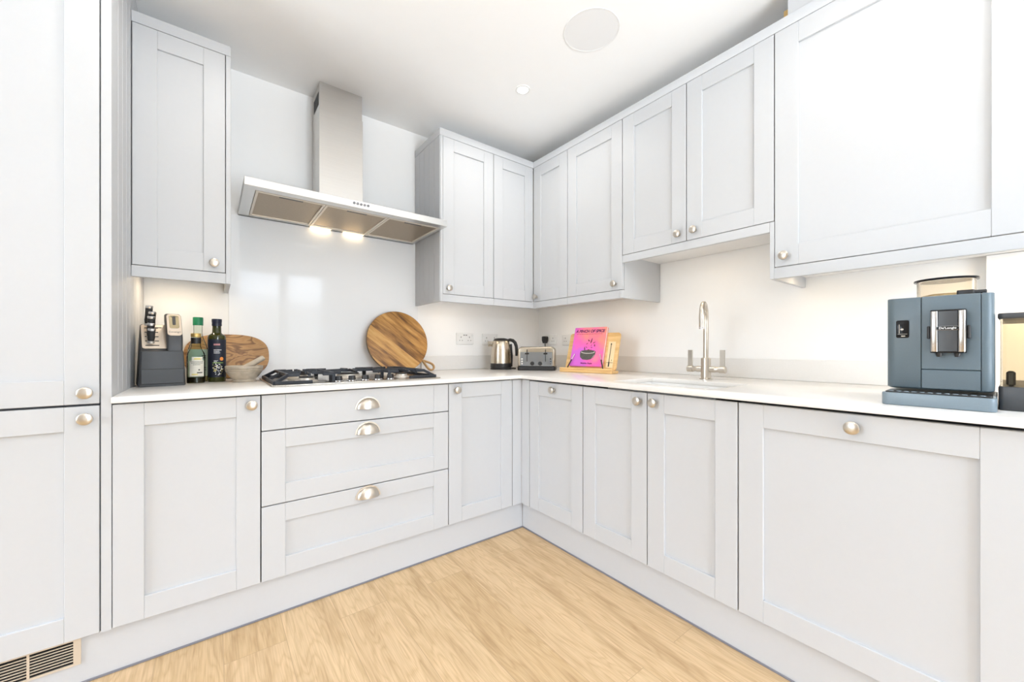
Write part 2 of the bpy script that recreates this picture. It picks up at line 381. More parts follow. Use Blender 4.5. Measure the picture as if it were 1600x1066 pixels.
YELI = mat('yellow print', (0.72, 0.62, 0.22), rough=0.5, noise=0.02)
ORAI = mat('orange print', (0.80, 0.28, 0.06), rough=0.5, noise=0.02)
GRNI = mat('green print', (0.25, 0.42, 0.10), rough=0.5, noise=0.02)
BEANT = glass('smoky hopper plastic', (0.96, 0.93, 0.88), rough=0.2, alpha=0.10)
BOXT = glass('clear box plastic', (0.92, 0.88, 0.80), rough=0.12, alpha=0.15)
PANE = glass('window glass', (0.97, 0.98, 0.98), alpha=0.1)
BEAN = mat('coffee residue', (0.68, 0.54, 0.34), rough=0.8, noise=0.30, nscale=90)
LAMPW = mat('warm lamp', (1, 0.9, 0.75), emit=(1.0, 0.80, 0.52), estr=5)
LAMPH = mat('hood lamp lens', (1, 0.9, 0.75), emit=(1.0, 0.76, 0.45), estr=1.3)
LAMPN = mat('downlight lens', (1, 1, 1), emit=(1.0, 0.96, 0.90), estr=9)
SPKG = mat('speaker grille', (0.79, 0.79, 0.79), rough=0.7, noise=0.12, nscale=500)
FLOORM = floor_mat()
FRAMEW = mat('white window frame', (0.75, 0.75, 0.75), rough=0.4, noise=0.01)

# ------------------------------------------------------------------ measures
ZC = 2.517                         # ceiling
DB, DR = 0.759, 0.8004             # door faces: back run, right run (distance from the wall)
WB, WR = 0.3733, 0.3812            # wall cabinet faces
ZT, ZTB = 0.8945, 0.8745           # worktop top / underside
Z0, Z1 = 0.15, 0.870               # base doors
G = 0.002
def fr(F, u0, u1, d0, d1, z0, z1):
    """run frame -> world box; u along the run, d out from the wall"""
    return (u0, u1, -d0, -d1, z0, z1) if F == 'B' else (-d0, -d1, -u0, -u1, z0, z1)
def fpt(F, u, d, z): return Vector((u, -d, z)) if F == 'B' else Vector((-d, -u, z))
def fbox(bm, F, u0, u1, d0, d1, z0, z1, bev=0.0): add_box(bm, *fr(F, u0, u1, d0, d1, z0, z1), bev=bev)

# ------------------------------------------------------------------ room
XL, YF = -5.2, -4.5
b = bm_new(); add_box(b, XL-.2, .2, YF-.2, .2, -.12, 0); struct('floor', b, FLOORM)
b = bm_new(); add_box(b, XL-.2, .2, YF-.2, .2, ZC, ZC+.12); struct('ceiling', b, CEIL)
b = bm_new(); add_box(b, XL-.2, .2, 0, .2, 0, ZC); struct('wall_back', b, WALL)
b = bm_new(); add_box(b, 0, .2, YF-.2, 0, 0, ZC); struct('wall_right', b, WALL)
def wall_open(name, axis, c0, c1, a0, a1, ops):
    b = bm_new(); t = bm_new()
    xs = sorted({a0, a1, *[o[0] for o in ops], *[o[1] for o in ops]}); zs = sorted({0, ZC, *[o[2] for o in ops], *[o[3] for o in ops]})
    add_slab(t, xs, zs, min(c0, c1), max(c0, c1), lambda x, z: not any(o[0] < x < o[1] and o[2] < z < o[3] for o in ops))
    for v in t.verts:            # the slab lies in (along, height, thickness)
        a, z, c = v.co; v.co = (a, c, z) if axis == 'y' else (c, a, z)
    merge(b, t); return struct(name, b, WALL)
WIN1 = (-1.96, -0.71, 0.02, 2.27)
FILLWIN = (-2.3, -0.85, 0.30, 2.40)  # unseen window opening added as fill light for the right run
wall_open('wall_front', 'y', YF-.2, YF, XL-.2, 0, [WIN1])
wall_open('wall_left', 'x', XL-.2, XL, YF, 0, [FILLWIN])
def window(name, axis, c, op, nm):
    b = bm_new(); w = 0.06; mw = 0.12; n = nm
    def bx(bm, a0, a1, z0, z1, t0, t1):
        if axis == 'y': add_box(bm, a0, a1, c+t0, c+t1, z0, z1, bev=.004)
        else: add_box(bm, c+t0, c+t1, a0, a1, z0, z1, bev=.004)
    bx(b, op[0], op[1], op[2], op[2]+w, -.12, -.05); bx(b, op[0], op[1], op[3]-w, op[3], -.12, -.05)
    pw = (op[1]-op[0]-2*w-(n-1)*mw)/n; st = [op[0]+w+k*(pw+mw) for k in range(n)]
    for a0, a1 in [(op[0], op[0]+w), (op[1]-w, op[1])]+[(a-mw, a) for a in st[1:]]: bx(b, a0, a1, op[2]+w, op[3]-w, -.12, -.05)
    o = struct(name, b, FRAMEW)
    for k in range(n):
        p = bm_new()
        bx(p, st[k], st[k]+pw, op[2]+w, op[3]-w, -.09, -.082)
        obj('pane', p, PANE, o)
    return o
window('window_1', 'y', YF, WIN1, 2)
window('fill_window', 'x', XL, FILLWIN, 3)

# ------------------------------------------------------------------ hardware meshes (shared)
kb = bm_new()
add_lathe(kb, [(0, 0), (.0085, 0), (.0085, .003), (.0065, .007), (.0068, .015), (.011, .0185), (.0165, .0205), (.0182, .0235), (.0178, .0275), (.014, .0298), (.006, .031), (0, .0312)], 36)
KNOB = bpy.data.meshes.new('knob'); bmesh.ops.recalc_face_normals(kb, faces=kb.faces[:]); kb.to_mesh(KNOB); kb.free()
KNOB.shade_smooth(); KNOB.set_sharp_from_angle(angle=R(40)); KNOB.materials.append(NICKEL)

def cup_mesh():
    t = bmesh.new(); a, bb, c = .050, .047, .027; n, m = 28, 10
    for off in (0, -.0016):
        g = []
        for i in range(m+1):
            r = math.sin(PI/2*(1-i/m)); row = []
            for k in range(n+1):
                th = PI*k/n
                row.append(t.verts.new(((a+off)*r*math.cos(th), (c+off)*math.sqrt(max(0, 1-r*r)), (bb+off)*r*math.sin(th))))
            g.append(row)
        for i in range(m):
            for k in range(n):
                try: t.faces.new((g[i][k], g[i][k+1], g[i+1][k+1], g[i+1][k]))
                except ValueError: pass
        if off == 0: outer = g
        else:
            for row in ([[outer[i][0], g[i][0]] for i in range(m+1)], [[outer[i][n], g[i][n]] for i in range(m+1)]):
                for p, q in zip(row, row[1:]):
                    t.faces.new((p[0], q[0], q[1], p[1]))
    bmesh.ops.remove_doubles(t, verts=t.verts[:], dist=1e-6)
    # flat flange round the arc
    pl = [( (a+.005)*math.cos(PI*k/n), (bb+.005)*math.sin(PI*k/n)) for k in range(n+1)] + [((a-.004)*math.cos(PI*k/n), (bb-.004)*math.sin(PI*k/n)) for k in range(n, -1, -1)]
    add_prism(t, pl, 0, .002, M=Matrix(((1, 0, 0, 0), (0, 0, 1, 0), (0, 1, 0, 0), (0, 0, 0, 1))))
    bmesh.ops.recalc_face_normals(t, faces=t.faces[:])
    me = bpy.data.meshes.new('cup_handle'); t.to_mesh(me); t.free(); me.shade_smooth(); me.set_sharp_from_angle(angle=R(40)); me.materials.append(NICKEL)
    return me
CUP = cup_mesh()

# ------------------------------------------------------------------ cabinet builders
def shaker(F, parent, u0, u1, z0, z1, d, name='door', st=.075, rt=None, rb=None, rec=.009, flat=False):
    """stile-and-rail front, d = face distance from wall"""
    rt = st if rt is None else rt; rb = st if rb is None else rb
    u0 += G; u1 -= G; z0 += G; z1 -= G; b = bm_new(); bv = .0014; th = .020
    fbox(b, F, u0, u0+st, d-th, d, z0, z1, bv); fbox(b, F, u1-st, u1, d-th, d, z0, z1, bv)
    if flat:
        fbox(b, F, u0+st, u1-st, d-th, d-.0006, z0, z1, bv)
    else:
        fbox(b, F, u0+st, u1-st, d-th, d-.0002, z0, z0+rb, bv); fbox(b, F, u0+st, u1-st, d-th, d-.0002, z1-rt, z1, bv)
        fbox(b, F, u0+st-.002, u1-st+.002, d-th+.002, d-rec, z0+rb-.002, z1-rt+.002)
    return obj(name, b, PAINT, parent, shift=parent.location)

def knob(F, door, root, u, d, z, roll=0):
    p = fpt(F, u, d-.0008, z)-Vector(root.location)
    rot = (PI/2, roll, 0) if F == 'B' else (0, -PI/2, 0)
    return place('knob', KNOB, door, p, rot)
def cup(F, door, root, u, d, z):
    p = fpt(F, u, d-.0004, z)-Vector(root.location)
    return place('cup_handle', CUP, door, p, (0, 0, PI) if F == 'B' else (0, 0, PI/2))
def carcass(F, parent, u0, u1, d, z0, z1, m=SHADOW, back=.004):
    b = bm_new(); fbox(b, F, u0+.0005, u1-.0005, back, d-.0225, z0, z1)
    return obj('carcass', b, m, parent, shift=parent.location)

GB, GW = 'base cabinets under the worktop', 'wall cabinets above the worktop'
def cab(F, name, label, u, d, z, group): return thing(name, label, 'cabinet', fpt(F, u, d/2, z), 0, group)

# --- tall unit on the far left
TX = -2.482
t = cab('B', 'tall_cabinet', 'floor-to-ceiling pale grey larder unit with two stacked doors and grooved side', -2.80, DB, Z0, 'tall units')
carcass('B', t, -3.107, TX-.024, DB, Z0, ZC-.004)
b = bm_new()                                      # tongue and groove end panel
fbox(b, 'B', TX-.0235, TX-.0068, .004, DB-.0045, Z0, ZC-.004)
def grooved(b, x0, x1, ys, z0, z1):
    for a, c in zip(ys, ys[1:]): add_box(b, x0, x1, -a-.0012, -c+.0012, z0, z1, bev=.0016)
grooved(b, TX-.0065, TX, [.004, .085, .165, .245, .325, .405, .485, .565, .645, DB-.004], Z0, ZC-.004)
fbox(b, 'B', TX-.0235, TX, DB-.004, DB, Z0, ZC-.004)
obj('end_panel', b, PAINT, t, shift=t.location)
dl = shaker('B', t, -3.107, TX-.025, Z0, .871, DB); knob('B', dl, t, -2.537, DB, .832, .5)
du = shaker('B', t, -3.107, TX-.025, .874, 2.47, DB); knob('B', du, t, -2.537, DB, .912, -.2)

# --- base units, back run
t = cab('B', 'base_cabinet', 'base cabinet with one tall door standing next to the tall larder unit', -2.28, DB, Z0, GB)
carcass('B', t, TX+.001, -2.078, DB, Z0, Z1)
d1 = shaker('B', t, TX, -2.078, Z0, Z1, DB); knob('B', d1, t, -2.108, DB, .836, 1.2)

t = cab('B', 'drawer_unit', 'three-drawer pan unit with cup handles below the gas hob', -1.676, DB, Z0, GB)
carcass('B', t, -2.078, -1.2746, DB, Z0, Z1)
for z0, z1, flat, zh in ((.7302, Z1, True, .783), (.4398, .7302, False, .672), (Z0, .4398, False, .388)):
    d1 = shaker('B', t, -2.078, -1.2746, z0, z1, DB, name='drawer', flat=flat, st=.08, rt=.070, rb=.075)
    cup('B', d1, t, -1.676, DB, zh)

t = cab('B', 'base_cabinet', 'base cabinet with one narrow door right of the drawers, reaching the inner corner', -1.07, DB, Z0, GB)
carcass('B', t, -1.2746, -.8675, DB, Z0, Z1)
d1 = shaker('B', t, -1.2746, -.8675, Z0, Z1, DB); knob('B', d1, t, -1.232, DB, .836, .4)

# corner post
b = bm_new(); fbox(b, 'B', -.8665, -DR, DB-.02, DB, Z0, Z1-.002, .001); add_box(b, -DR, -DR+.02, -.8285, -DB, Z0, Z1-.002, bev=.001)
o = obj('corner_post', b, PAINT, loc=(-.83, -.79, Z0), shift=(-.83, -.79, Z0)); tag(o, 'plain grey corner post where the two runs of base cabinets meet', 'panel')

# --- base units, right run
def rbase(name, label, u0, u1):
    t = cab('R', name, label, (u0+u1)/2, DR, Z0, GB); carcass('R', t, u0, u1, DR, Z0, Z1-.006, back=.004); return t
t = rbase('base_cabinet', 'narrow base cabinet with its knob centred at the top, first right of the inner corner', .8305, 1.2316)
d1 = shaker('R', t, .8295, 1.2316, Z0, Z1-.004, DR); knob('R', d1, t, 1.030, DR, .830)
t = cab('R', 'sink_cabinet', 'double-door base cabinet below the sink with two knobs side by side', 1.584, DR, Z0, GB)
carcass('R', t, 1.2316, 1.9371, DR, Z0, .60)
d1 = shaker('R', t, 1.2316, 1.5845, Z0, Z1-.004, DR); knob('R', d1, t, 1.548, DR, .829)
d2 = shaker('R', t, 1.5845, 1.9371, Z0, Z1-.004, DR); knob('R', d2, t, 1.622, DR, .829)
t = rbase('base_cabinet', 'wide base unit below the coffee machine with one knob centred on its top rail', 1.9371, 2.5400)
d1 = shaker('R', t, 1.9371, 2.5450, Z0, Z1-.004, DR); knob('R', d1, t, 2.241, DR, .829)
b = bm_new(); fbox(b, 'R', 2.5475, 2.566, .02, DR, Z0, Z1-.004, .001)
# end panel belongs with the wide unit
obj('end_panel', b, PAINT, t, shift=t.location)

# plinths with their floor seals
PB, PR = .741, .779
t = thing('plinth', 'long grey plinth along the floor below the hob-side cabinets', 'plinth', (-1.9, -PB, 0))
b = bm_new(); add_box(b, -3.107, -PR, -PB, -PB+.016, .001, Z0-.003, bev=.0008); obj('board', b, PAINT, t, shift=t.location)
b = bm_new(); add_box(b, -3.107, -PR-.003, -PB-.003, -PB-.0002, .0005, .008, bev=.0008); obj('floor_seal', b, SEAL, t, shift=t.location)
t = thing('plinth', 'long grey plinth along the floor below the sink-side cabinets', 'plinth', (-PR, -1.6, 0))
b = bm_new(); add_box(b, -PR, -PR+.016, -2.566, -PB-.0005, .001, Z0-.003, bev=.0008); obj('board', b, PAINT, t, shift=t.location)
b = bm_new(); add_box(b, -PR-.003, -PR-.0002, -2.566, -PB-.0035, .0005, .008, bev=.0008); obj('floor_seal', b, SEAL, t, shift=t.location)

# vent grille in the plinth
t = thing('vent_grille', 'slotted metal vent grille set in the plinth under the tall unit', 'vent', (-2.80, -PB, .07))
gx0, gx1, gz0, gz1 = -3.05, -2.551, .066, .1465
b = bm_new()
xs = [gx0, gx0+.015]; 
cols = []
x = gx1-.0165
while x-.088 > gx0+.01:
    cols.append((x-.088, x)); x -= .0935
for z0, z1 in ((gz0, gz0+.007), (gz1-.004, gz1)): add_box(b, gx0, gx1, -PB-.0045, -PB-.0005, z0, z1)
ed = [gx1]+[v for c in cols for v in (c[1], c[0])]+[gx0]
for a, c in zip(ed[0::2], ed[1::2]): add_box(b, c, a, -PB-.0045, -PB-.0005, gz0+.0071, gz1-.0041)
obj('frame', b, ALU, t, shift=t.location)
b = bm_new(); nz_ = 8
for k in range(1, nz_):
    z = gz0+.007+(gz1-.004-gz0-.007)*k/nz_
    add_box(b, gx0+.01, gx1-.01, -PB-.0040, -PB-.0012, z-.0014, z+.0014)
obj('slat', b, ALU, t, shift=t.location)
b = bm_new(); add_box(b, gx0+.004, gx1-.004, -PB-.0011, -PB-.0004, gz0+.003, gz1-.002); obj('backing', b, GLOSSB, t, shift=t.location)

# --- worktop (one L), sink, upstands, splashback
SKX, SKY = (-.715, -.395), (-1.815, -1.345)
b = bm_new()
FX, FY = -DR-.022, -DB-.022
WX0 = TX+.0015
add_slab(b, [WX0, FX, SKX[0], SKX[1], -.001], [-2.75, SKY[0], SKY[1], FY, -.001], ZTB, ZT,
         lambda x, y: (y > FY or x > FX) and not (SKX[0] < x < SKX[1] and SKY[0] < y < SKY[1]), bev=.0018)
o = obj('worktop', b, QUARTZ); tag(o, 'L-shaped white quartz worktop with drainer grooves beside the sink', 'worktop')

t = thing('sink', 'white undermounted sink bowl set in the worktop below the tap', 'sink', (-.555, -1.58, .69))
b = bm_new(); x0, x1, y0, y1 = SKX[0]-.004, SKX[1]+.004, SKY[0]-.004, SKY[1]+.004; zb = .70; w = .012
add_box(b, x0-w, x1+w, y0-w, y1+w, zb-w, zb); add_box(b, x0-w, x0, y0-w, y1+w, zb, ZTB-.0008); add_box(b, x1, x1+w, y0-w, y1+w, zb, ZTB-.0008)
add_box(b, x0, x1, y0-w, y0, zb, ZTB-.0008); add_box(b, x0, x1, y1, y1+w, zb, ZTB-.0008)
obj('bowl', b, CERAM, t, shift=t.location)
b = bm_new(); add_lathe(b, [(0, .0006), (.03, .0006), (.043, .003), (.045, .0006)], 28, Matrix.Translation((-.55, -1.58, zb))); obj('drain', b, CHROME, t, shift=t.location)

b = bm_new(); add_box(b, -1.085, -.018, -.0165, -.0012, ZT+.0004, .995, bev=.001)
o = obj('upstand', b, UPST, loc=(-.55, -.008, ZT), shift=(-.55, -.008, ZT)); tag(o, 'low stone upstand behind the kettle along the hob wall', 'upstand')
b = bm_new(); add_box(b, -.0165, -.0012, -2.43, -.0012, ZT+.0004, .995, bev=.001)
o = obj('upstand', b, UPST, loc=(-.008, -1.2, ZT), shift=(-.008, -1.2, ZT)); tag(o, 'low stone upstand behind the tap along the sink wall', 'upstand')
b = bm_new(); add_box(b, -2.158, -1.108, -.0085, -.0012, ZT+.0004, 1.752, bev=.0008)
o = obj('splashback', b, SPLASH, loc=(-1.64, -.005, ZT), shift=(-1.64, -.005, ZT)); tag(o, 'glossy white glass splashback between the hob and the extractor', 'splashback')
b = bm_new(); add_box(b, -.03, -.0012, -2.75, -2.448, ZT+.0004, 1.3805, bev=.001)
o = obj('wall_panel', b, WALL, loc=(-.015, -2.6, ZT), shift=(-.015, -2.6, ZT)); tag(o, 'plain boxed-out wall panel behind the clear bin at the right edge', 'panel')

# --- wall cabinets
ZB, ZK, ZPB = 2.35, 2.394, 1.336
def wcarc(F, t, u0, u1, d, z0):
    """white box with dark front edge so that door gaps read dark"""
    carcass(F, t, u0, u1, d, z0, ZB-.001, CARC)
    b = bm_new(); fbox(b, F, u0+.001, u1-.001, d-.0222, d-.0206, z0+.001, ZB-.002); obj('gap_shade', b, SHADOW, t, shift=t.location)  # thin dark sheet added as shade behind the door gaps
# left single
t = cab('B', 'wall_cabinet', 'single-door wall cabinet left of the extractor, next to the tall unit', -2.33, WB, 1.382, GW)
WL = .3804
wcarc('B', t, TX+.001, -2.179, WL, 1.382)
d1 = shaker('B', t, TX-.02+.021, -2.179, 1.382, ZB, WL); knob('B', d1, t, -2.219, WL, 1.420, 1.5)
b = bm_new(); fbox(b, 'B', -2.178, -2.160, .003, WL, ZPB, ZB-.001, .001); obj('end_panel', b, PAINT, t, shift=t.location)
b = bm_new(); fbox(b, 'B', TX+.001, -2.1785, WL-.02, WL, ZPB, 1.381, .001); obj('pelmet', b, PAINT, t, shift=t.location)
b = bm_new(); fbox(b, 'B', TX+.001, -2.160, WL-.06, WL+.0005, ZB, ZK, .001)
o = obj('cornice', b, PAINT, loc=(-2.32, -WL, ZB), shift=(-2.32, -WL, ZB)); tag(o, 'short grey cornice strip on top of the left wall cabinet', 'cornice')

# corner unit: back-run pair
t = cab('B', 'wall_cabinet', 'wall cabinet right of the extractor with one knobbed door, its grooved side facing the hood', -.92, WB, 1.382, GW)
wcarc('B', t, -1.108, -.7298, WB, 1.382)
d1 = shaker('B', t, -1.108, -.7298, 1.382, ZB, WB); knob('B', d1, t, -1.071, WB, 1.419, .2)
b = bm_new(); fbox(b, 'B', -1.122, -1.1085, .003, WB, ZPB, ZB-.001)
grooved(b, -1.1266, -1.121, [.004, .078, .150, .222, .294, WB-.002], ZPB, ZB-.001)
obj('end_panel', b, PAINT, t, shift=t.location)
b = bm_new(); fbox(b, 'B', -1.108, -.7303, WB-.02, WB, ZPB, 1.381, .001); obj('pelmet', b, PAINT, t, shift=t.location)
t = cab('B', 'wall_corner_cabinet', 'L-shaped corner wall cabinet whose two narrow doors meet in the inside corner', -.5, WB, 1.382, GW)
b = bm_new(); add_box(b, -.7293, -.004, -WB+.0225, -.004, 1.382, ZB-.001); add_box(b, -WR+.0225, -.004, -.7148, -WB+.023, 1.382, ZB-.001)
obj('carcass', b, CARC, t, shift=t.location)
b = bm_new(); add_box(b, -.7288, -WR+.002, -WB+.0206, -WB+.0222, 1.383, ZB-.002); add_box(b, -WR+.0206, -WR+.0222, -.7143, -WB, 1.383, ZB-.002)  # corner unit's dark sheets, again painted door-gap shade
obj('gap_shade', b, SHADOW, t, shift=t.location)
shaker('B', t, -.7298, -WR-.001, 1.382, ZB, WB)
d2 = shaker('R', t, WB+.001, .7153, 1.382, ZB, WR); knob('R', d2, t, .412, WR, 1.416)
b = bm_new(); fbox(b, 'B', -.7293, -WR-.0005, WB-.02, WB, ZPB, 1.381, .001); fbox(b, 'R', WB, .7148, WR-.02, WR, ZPB, 1.381, .001); obj('pelmet', b, PAINT, t, shift=t.location)
# right run, single
def wcab(label, u0, u1, z0): return cab('R', 'wall_cabinet', label, (u0+u1)/2, WR, z0, GW)
t = wcab('single-door wall cabinet between the corner unit and the shorter pair above the sink', .7153, 1.1472, 1.382)
wcarc('R', t, .7158, 1.1295, WR, 1.382)
d1 = shaker('R', t, .7153, 1.1472, 1.382, ZB, WR); knob('R', d1, t, 1.098, WR, 1.420)
b = bm_new(); fbox(b, 'R', 1.130, 1.1465, .003, WR-.0215, ZPB, ZB-.001); fbox(b, 'R', 1.1295, 1.1465, WR-.0215, WR, ZPB, 1.381, .0008); obj('end_panel', b, PAINT, t, shift=t.location)
b = bm_new(); fbox(b, 'R', .7158, 1.129, WR-.02, WR, ZPB, 1.381, .001); obj('pelmet', b, PAINT, t, shift=t.location)
# sink pair, shorter
ZS = 1.5747
t = wcab('shorter double-door wall cabinet above the tap and sink', 1.1472, 1.9028, ZS)
wcarc('R', t, 1.1472, 1.8865, WR, ZS)
d1 = shaker('R', t, 1.1472, 1.5246, ZS, ZB, WR); knob('R', d1, t, 1.486, WR, 1.616)
d2 = shaker('R', t, 1.5246, 1.9028, ZS, ZB, WR); knob('R', d2, t, 1.568, WR, 1.618)
b = bm_new(); fbox(b, 'R', 1.1470, 1.8860, WR-.02, WR, 1.533, ZS-.001, .001); obj('pelmet', b, PAINT, t, shift=t.location)
# wide one
t = wcab('wide single-door wall cabinet above the coffee machine', 1.9028, 2.555, 1.382)
wcarc('R', t, 1.9045, 2.553, WR, 1.382)
d1 = shaker('R', t, 1.9028, 2.555, 1.382, ZB, WR, st=.082); knob('R', d1, t, 1.942, WR, 1.424)
b = bm_new(); fbox(b, 'R', 1.8868, 1.9040, .003, WR-.0215, ZPB, ZB-.001); fbox(b, 'R', 1.8868, 1.9025, WR-.0215, WR, ZPB, ZS-.001, .0008); obj('end_panel', b, PAINT, t, shift=t.location)
b = bm_new(); fbox(b, 'R', 1.9030, 2.75, WR-.02, WR, ZPB, 1.381, .001); obj('pelmet', b, PAINT, t, shift=t.location)
t = wcab('end wall cabinet just past the wide one, hardly in the picture', 2.555, 2.75, 1.382)
wcarc('R', t, 2.5552, 2.749, WR, 1.382); shaker('R', t, 2.555, 2.75, 1.382, ZB, WR)
# cornice, one L
b = bm_new()
add_slab(b, [-1.1275, -1.085, -WR-.0005, -WR+.05], [-2.75, -WB-.0005, -WB+.05, -.003], ZB, ZK,
         lambda x, y: (x < -1.085) if y > -WB+.05 else (True if y > -WB-.0005 else x > -WR-.0005), bev=.001)
o = obj('cornice', b, PAINT, loc=(-.38, -.38, ZB), shift=(-.38, -.38, ZB)); tag(o, 'long L-shaped grey cornice on top of the corner and sink-side wall cabinets', 'cornice')
b = bm_new(); add_box(b, -.352, -.334, -1.9475, -1.9275, ZK+.0005, 2.440, bev=.001)
o = obj('timber_batten', b, BATTEN, loc=(-.343, -1.9375, ZK), shift=(-.343, -1.9375, ZK)); tag(o, 'raw timber offcut standing on top of the cabinets near the ceiling', 'batten')
b = bm_new(); add_box(b, -.372, -.354, -2.75, -1.948, ZK+.0005, ZC-.001, bev=.001)
o = obj('infill_panel', b, PAINT, loc=(-.36, -2.3, ZK), shift=(-.36, -2.3, ZK)); tag(o, 'pale infill strip between the wide wall cabinet and the ceiling', 'panel')

# under cabinet pucks (fixtures) and their lamps
def lamp(name, loc, energy, size, color, shape='DISK', rot=(0, 0, 0), size_y=None, spread=None):
    l = bpy.data.lights.new(name, 'AREA'); l.energy = energy; l.shape = shape; l.size = size; l.color = color
    if size_y: l.size_y = size_y
    if spread: l.spread = spread
    o = bpy.data.objects.new(name, l); COL.objects.link(o); o.location = loc; o.rotation_euler = rot
    return o
WARM = (1.0, 0.80, 0.56)
PK = bm_new(); add_lathe(PK, [(0, 0), (.026, 0), (.033, -.002), (.034, -.007), (.031, -.009), (.026, -.0085), (.0255, -.004), (0, -.004)], 28)
def puck(x, y, z, label, e):
    t = thing('puck_light', label, 'light', (x, y, z), 0, 'recessed lights under the wall cabinets')
    obj('ring', PK.copy(), NICKEL, t)
    b = bm_new(); add_lathe(b, [(0, -.0045), (.024, -.0045), (.024, -.0055), (0, -.0055)], 24); obj('lens', b, LAMPW, t)
    lamp('puck lamp', (x, y, z-.0105), e, .045, WARM)
puck(-2.36, -.20, 1.3815, 'small round light under the left wall cabinet above the knife block', .40)
puck(-.92, -.22, 1.3815, 'small round light under the wall cabinet beside the extractor', .16)
puck(-.22, -.42, 1.3815, 'small round light under the corner wall cabinet', .18)
puck(-.22, -.90, 1.3815, 'small round light under the single wall cabinet above the recipe stand', .12)
puck(-.27, -1.52, 1.574, 'small round light under the short wall cabinet above the tap', .22)
puck(-.18, -1.975, 1.3815, 'small round light under the wide wall cabinet, at its left end', .10)
puck(-.18, -2.60, 1.3815, 'small round light under the wide wall cabinet above the clear bin', .95)
PK.free()

# ------------------------------------------------------------------ extractor hood
HX0, HX1, HY, HZ0, HZ1 = -2.1175, -1.1422, -.498, 1.7547, 1.7905
t = thing('extractor_hood', 'stainless steel chimney extractor hood above the gas hob', 'extractor hood', (-1.63, -.25, HZ0))
b = bm_new()
add_box(b, HX0, HX1, HY, HY+.05, HZ0, HZ1, bev=.0012); add_box(b, HX0, HX0+.045, HY+.049, -.002, HZ0, HZ1, bev=.001)
add_box(b, HX1-.02, HX1, HY+.049, -.002, HZ0, HZ1, bev=.001); add_box(b, HX0+.04, HX1-.015, -.034, -.002, HZ0, HZ1, bev=.001)
tq = bm_new(); lo_ = [tq.verts.new(p) for p in ((HX0+.012, HY+.012, HZ1-.001), (HX1-.012, HY+.012, HZ1-.001), (HX1-.012, -.002, HZ1-.001), (HX0+.012, -.002, HZ1-.001))]
hi_ = [tq.verts.new(p) for p in ((HX0+.16, HY+.13, HZ1+.038), (HX1-.16, HY+.13, HZ1+.038), (HX1-.16, -.002, HZ1+.038), (HX0+.16, -.002, HZ1+.038))]
tq.faces.new(lo_[::-1]); tq.faces.new(hi_)
for k in range(4): tq.faces.new((lo_[k], lo_[(k+1) % 4], hi_[(k+1) % 4], hi_[k]))
merge(b, tq)
add_box(b, HX0+.04, HX1-.015, HY+.04, -.03, HZ0+.012, HZ1-.004)
obj('canopy', b, STEELH, t, shift=t.location)
fx = [(-2.071, -1.7815), (-1.7795, -1.4695), (-1.4675, -1.164)]
for x0, x1 in fx:
    b = bm_new(); y0, y1 = -.442, -.038
    for q in ((x0, x1, y0, y0+.015), (x0, x1, y1-.015, y1), (x0, x0+.011, y0+.015, y1-.015), (x1-.011, x1, y0+.015, y1-.015)):
        add_box(b, q[0], q[1], q[2], q[3], HZ0-.001, HZ0+.011, bev=.001)
    f = obj('filter_frame', b, ALU, t, shift=t.location)
    b = bm_new(); add_box(b, x0+.010, x1-.010, y0+.014, y1-.014, HZ0+.004, HZ0+.010); obj('filter_mesh', b, MESHF, f, shift=t.location)
    b = bm_new(); xm = (x0+x1)/2; add_box(b, xm-.05, xm+.05, y0+.018, y0+.036, HZ0+.0005, HZ0+.0035, bev=.001); obj('filter_latch', b, GRAPH, f, shift=t.location)
for x0, x1 in ((-1.775, -1.665), (-1.595, -1.475)):
    b = bm_new(); add_box(b, x0, x1, -.031, -.006, HZ0-.0018, HZ0+.0005, bev=.0006); obj('lamp', b, LAMPH, t, shift=t.location)
    lamp('hood lamp', ((x0+x1)/2, -.022, HZ0-.004), .03, .10, (1.0, .74, .42), 'RECTANGLE', size_y=.02)
CX0, CX1, CY = -1.7606, -1.5277, -.1848
b = bm_new(); add_box(b, CX0, CX1, CY, -.002, HZ1+.0385, 2.372, bev=.001); obj('chimney', b, STEEL, t, shift=t.location)
b = bm_new(); add_box(b, CX0+.003, CX1-.003, CY+.003, -.002, 2.3725, ZC-.001, bev=.001); up = obj('upper_chimney', b, STEEL, t, shift=t.location)
b = bm_new()
for k in range(9): add_box(b, CX0+.001, CX0+.0028, CY+.03+k*.014, CY+.037+k*.014, 2.400, 2.470)
obj('vent_slot', b, BLACK, up, shift=t.location)
for k in range(5):
    b = bm_new(); add_lathe(b, [(0, 0), (.0062, 0), (.0062, .004), (.0050, .0055), (0, .0055)], 20, Matrix.Translation((-1.663+k*.0172, HY, 1.7745)) @ Matrix.Rotation(PI/2, 4, 'X'))
    obj('button', b, BTN, t, shift=t.location)

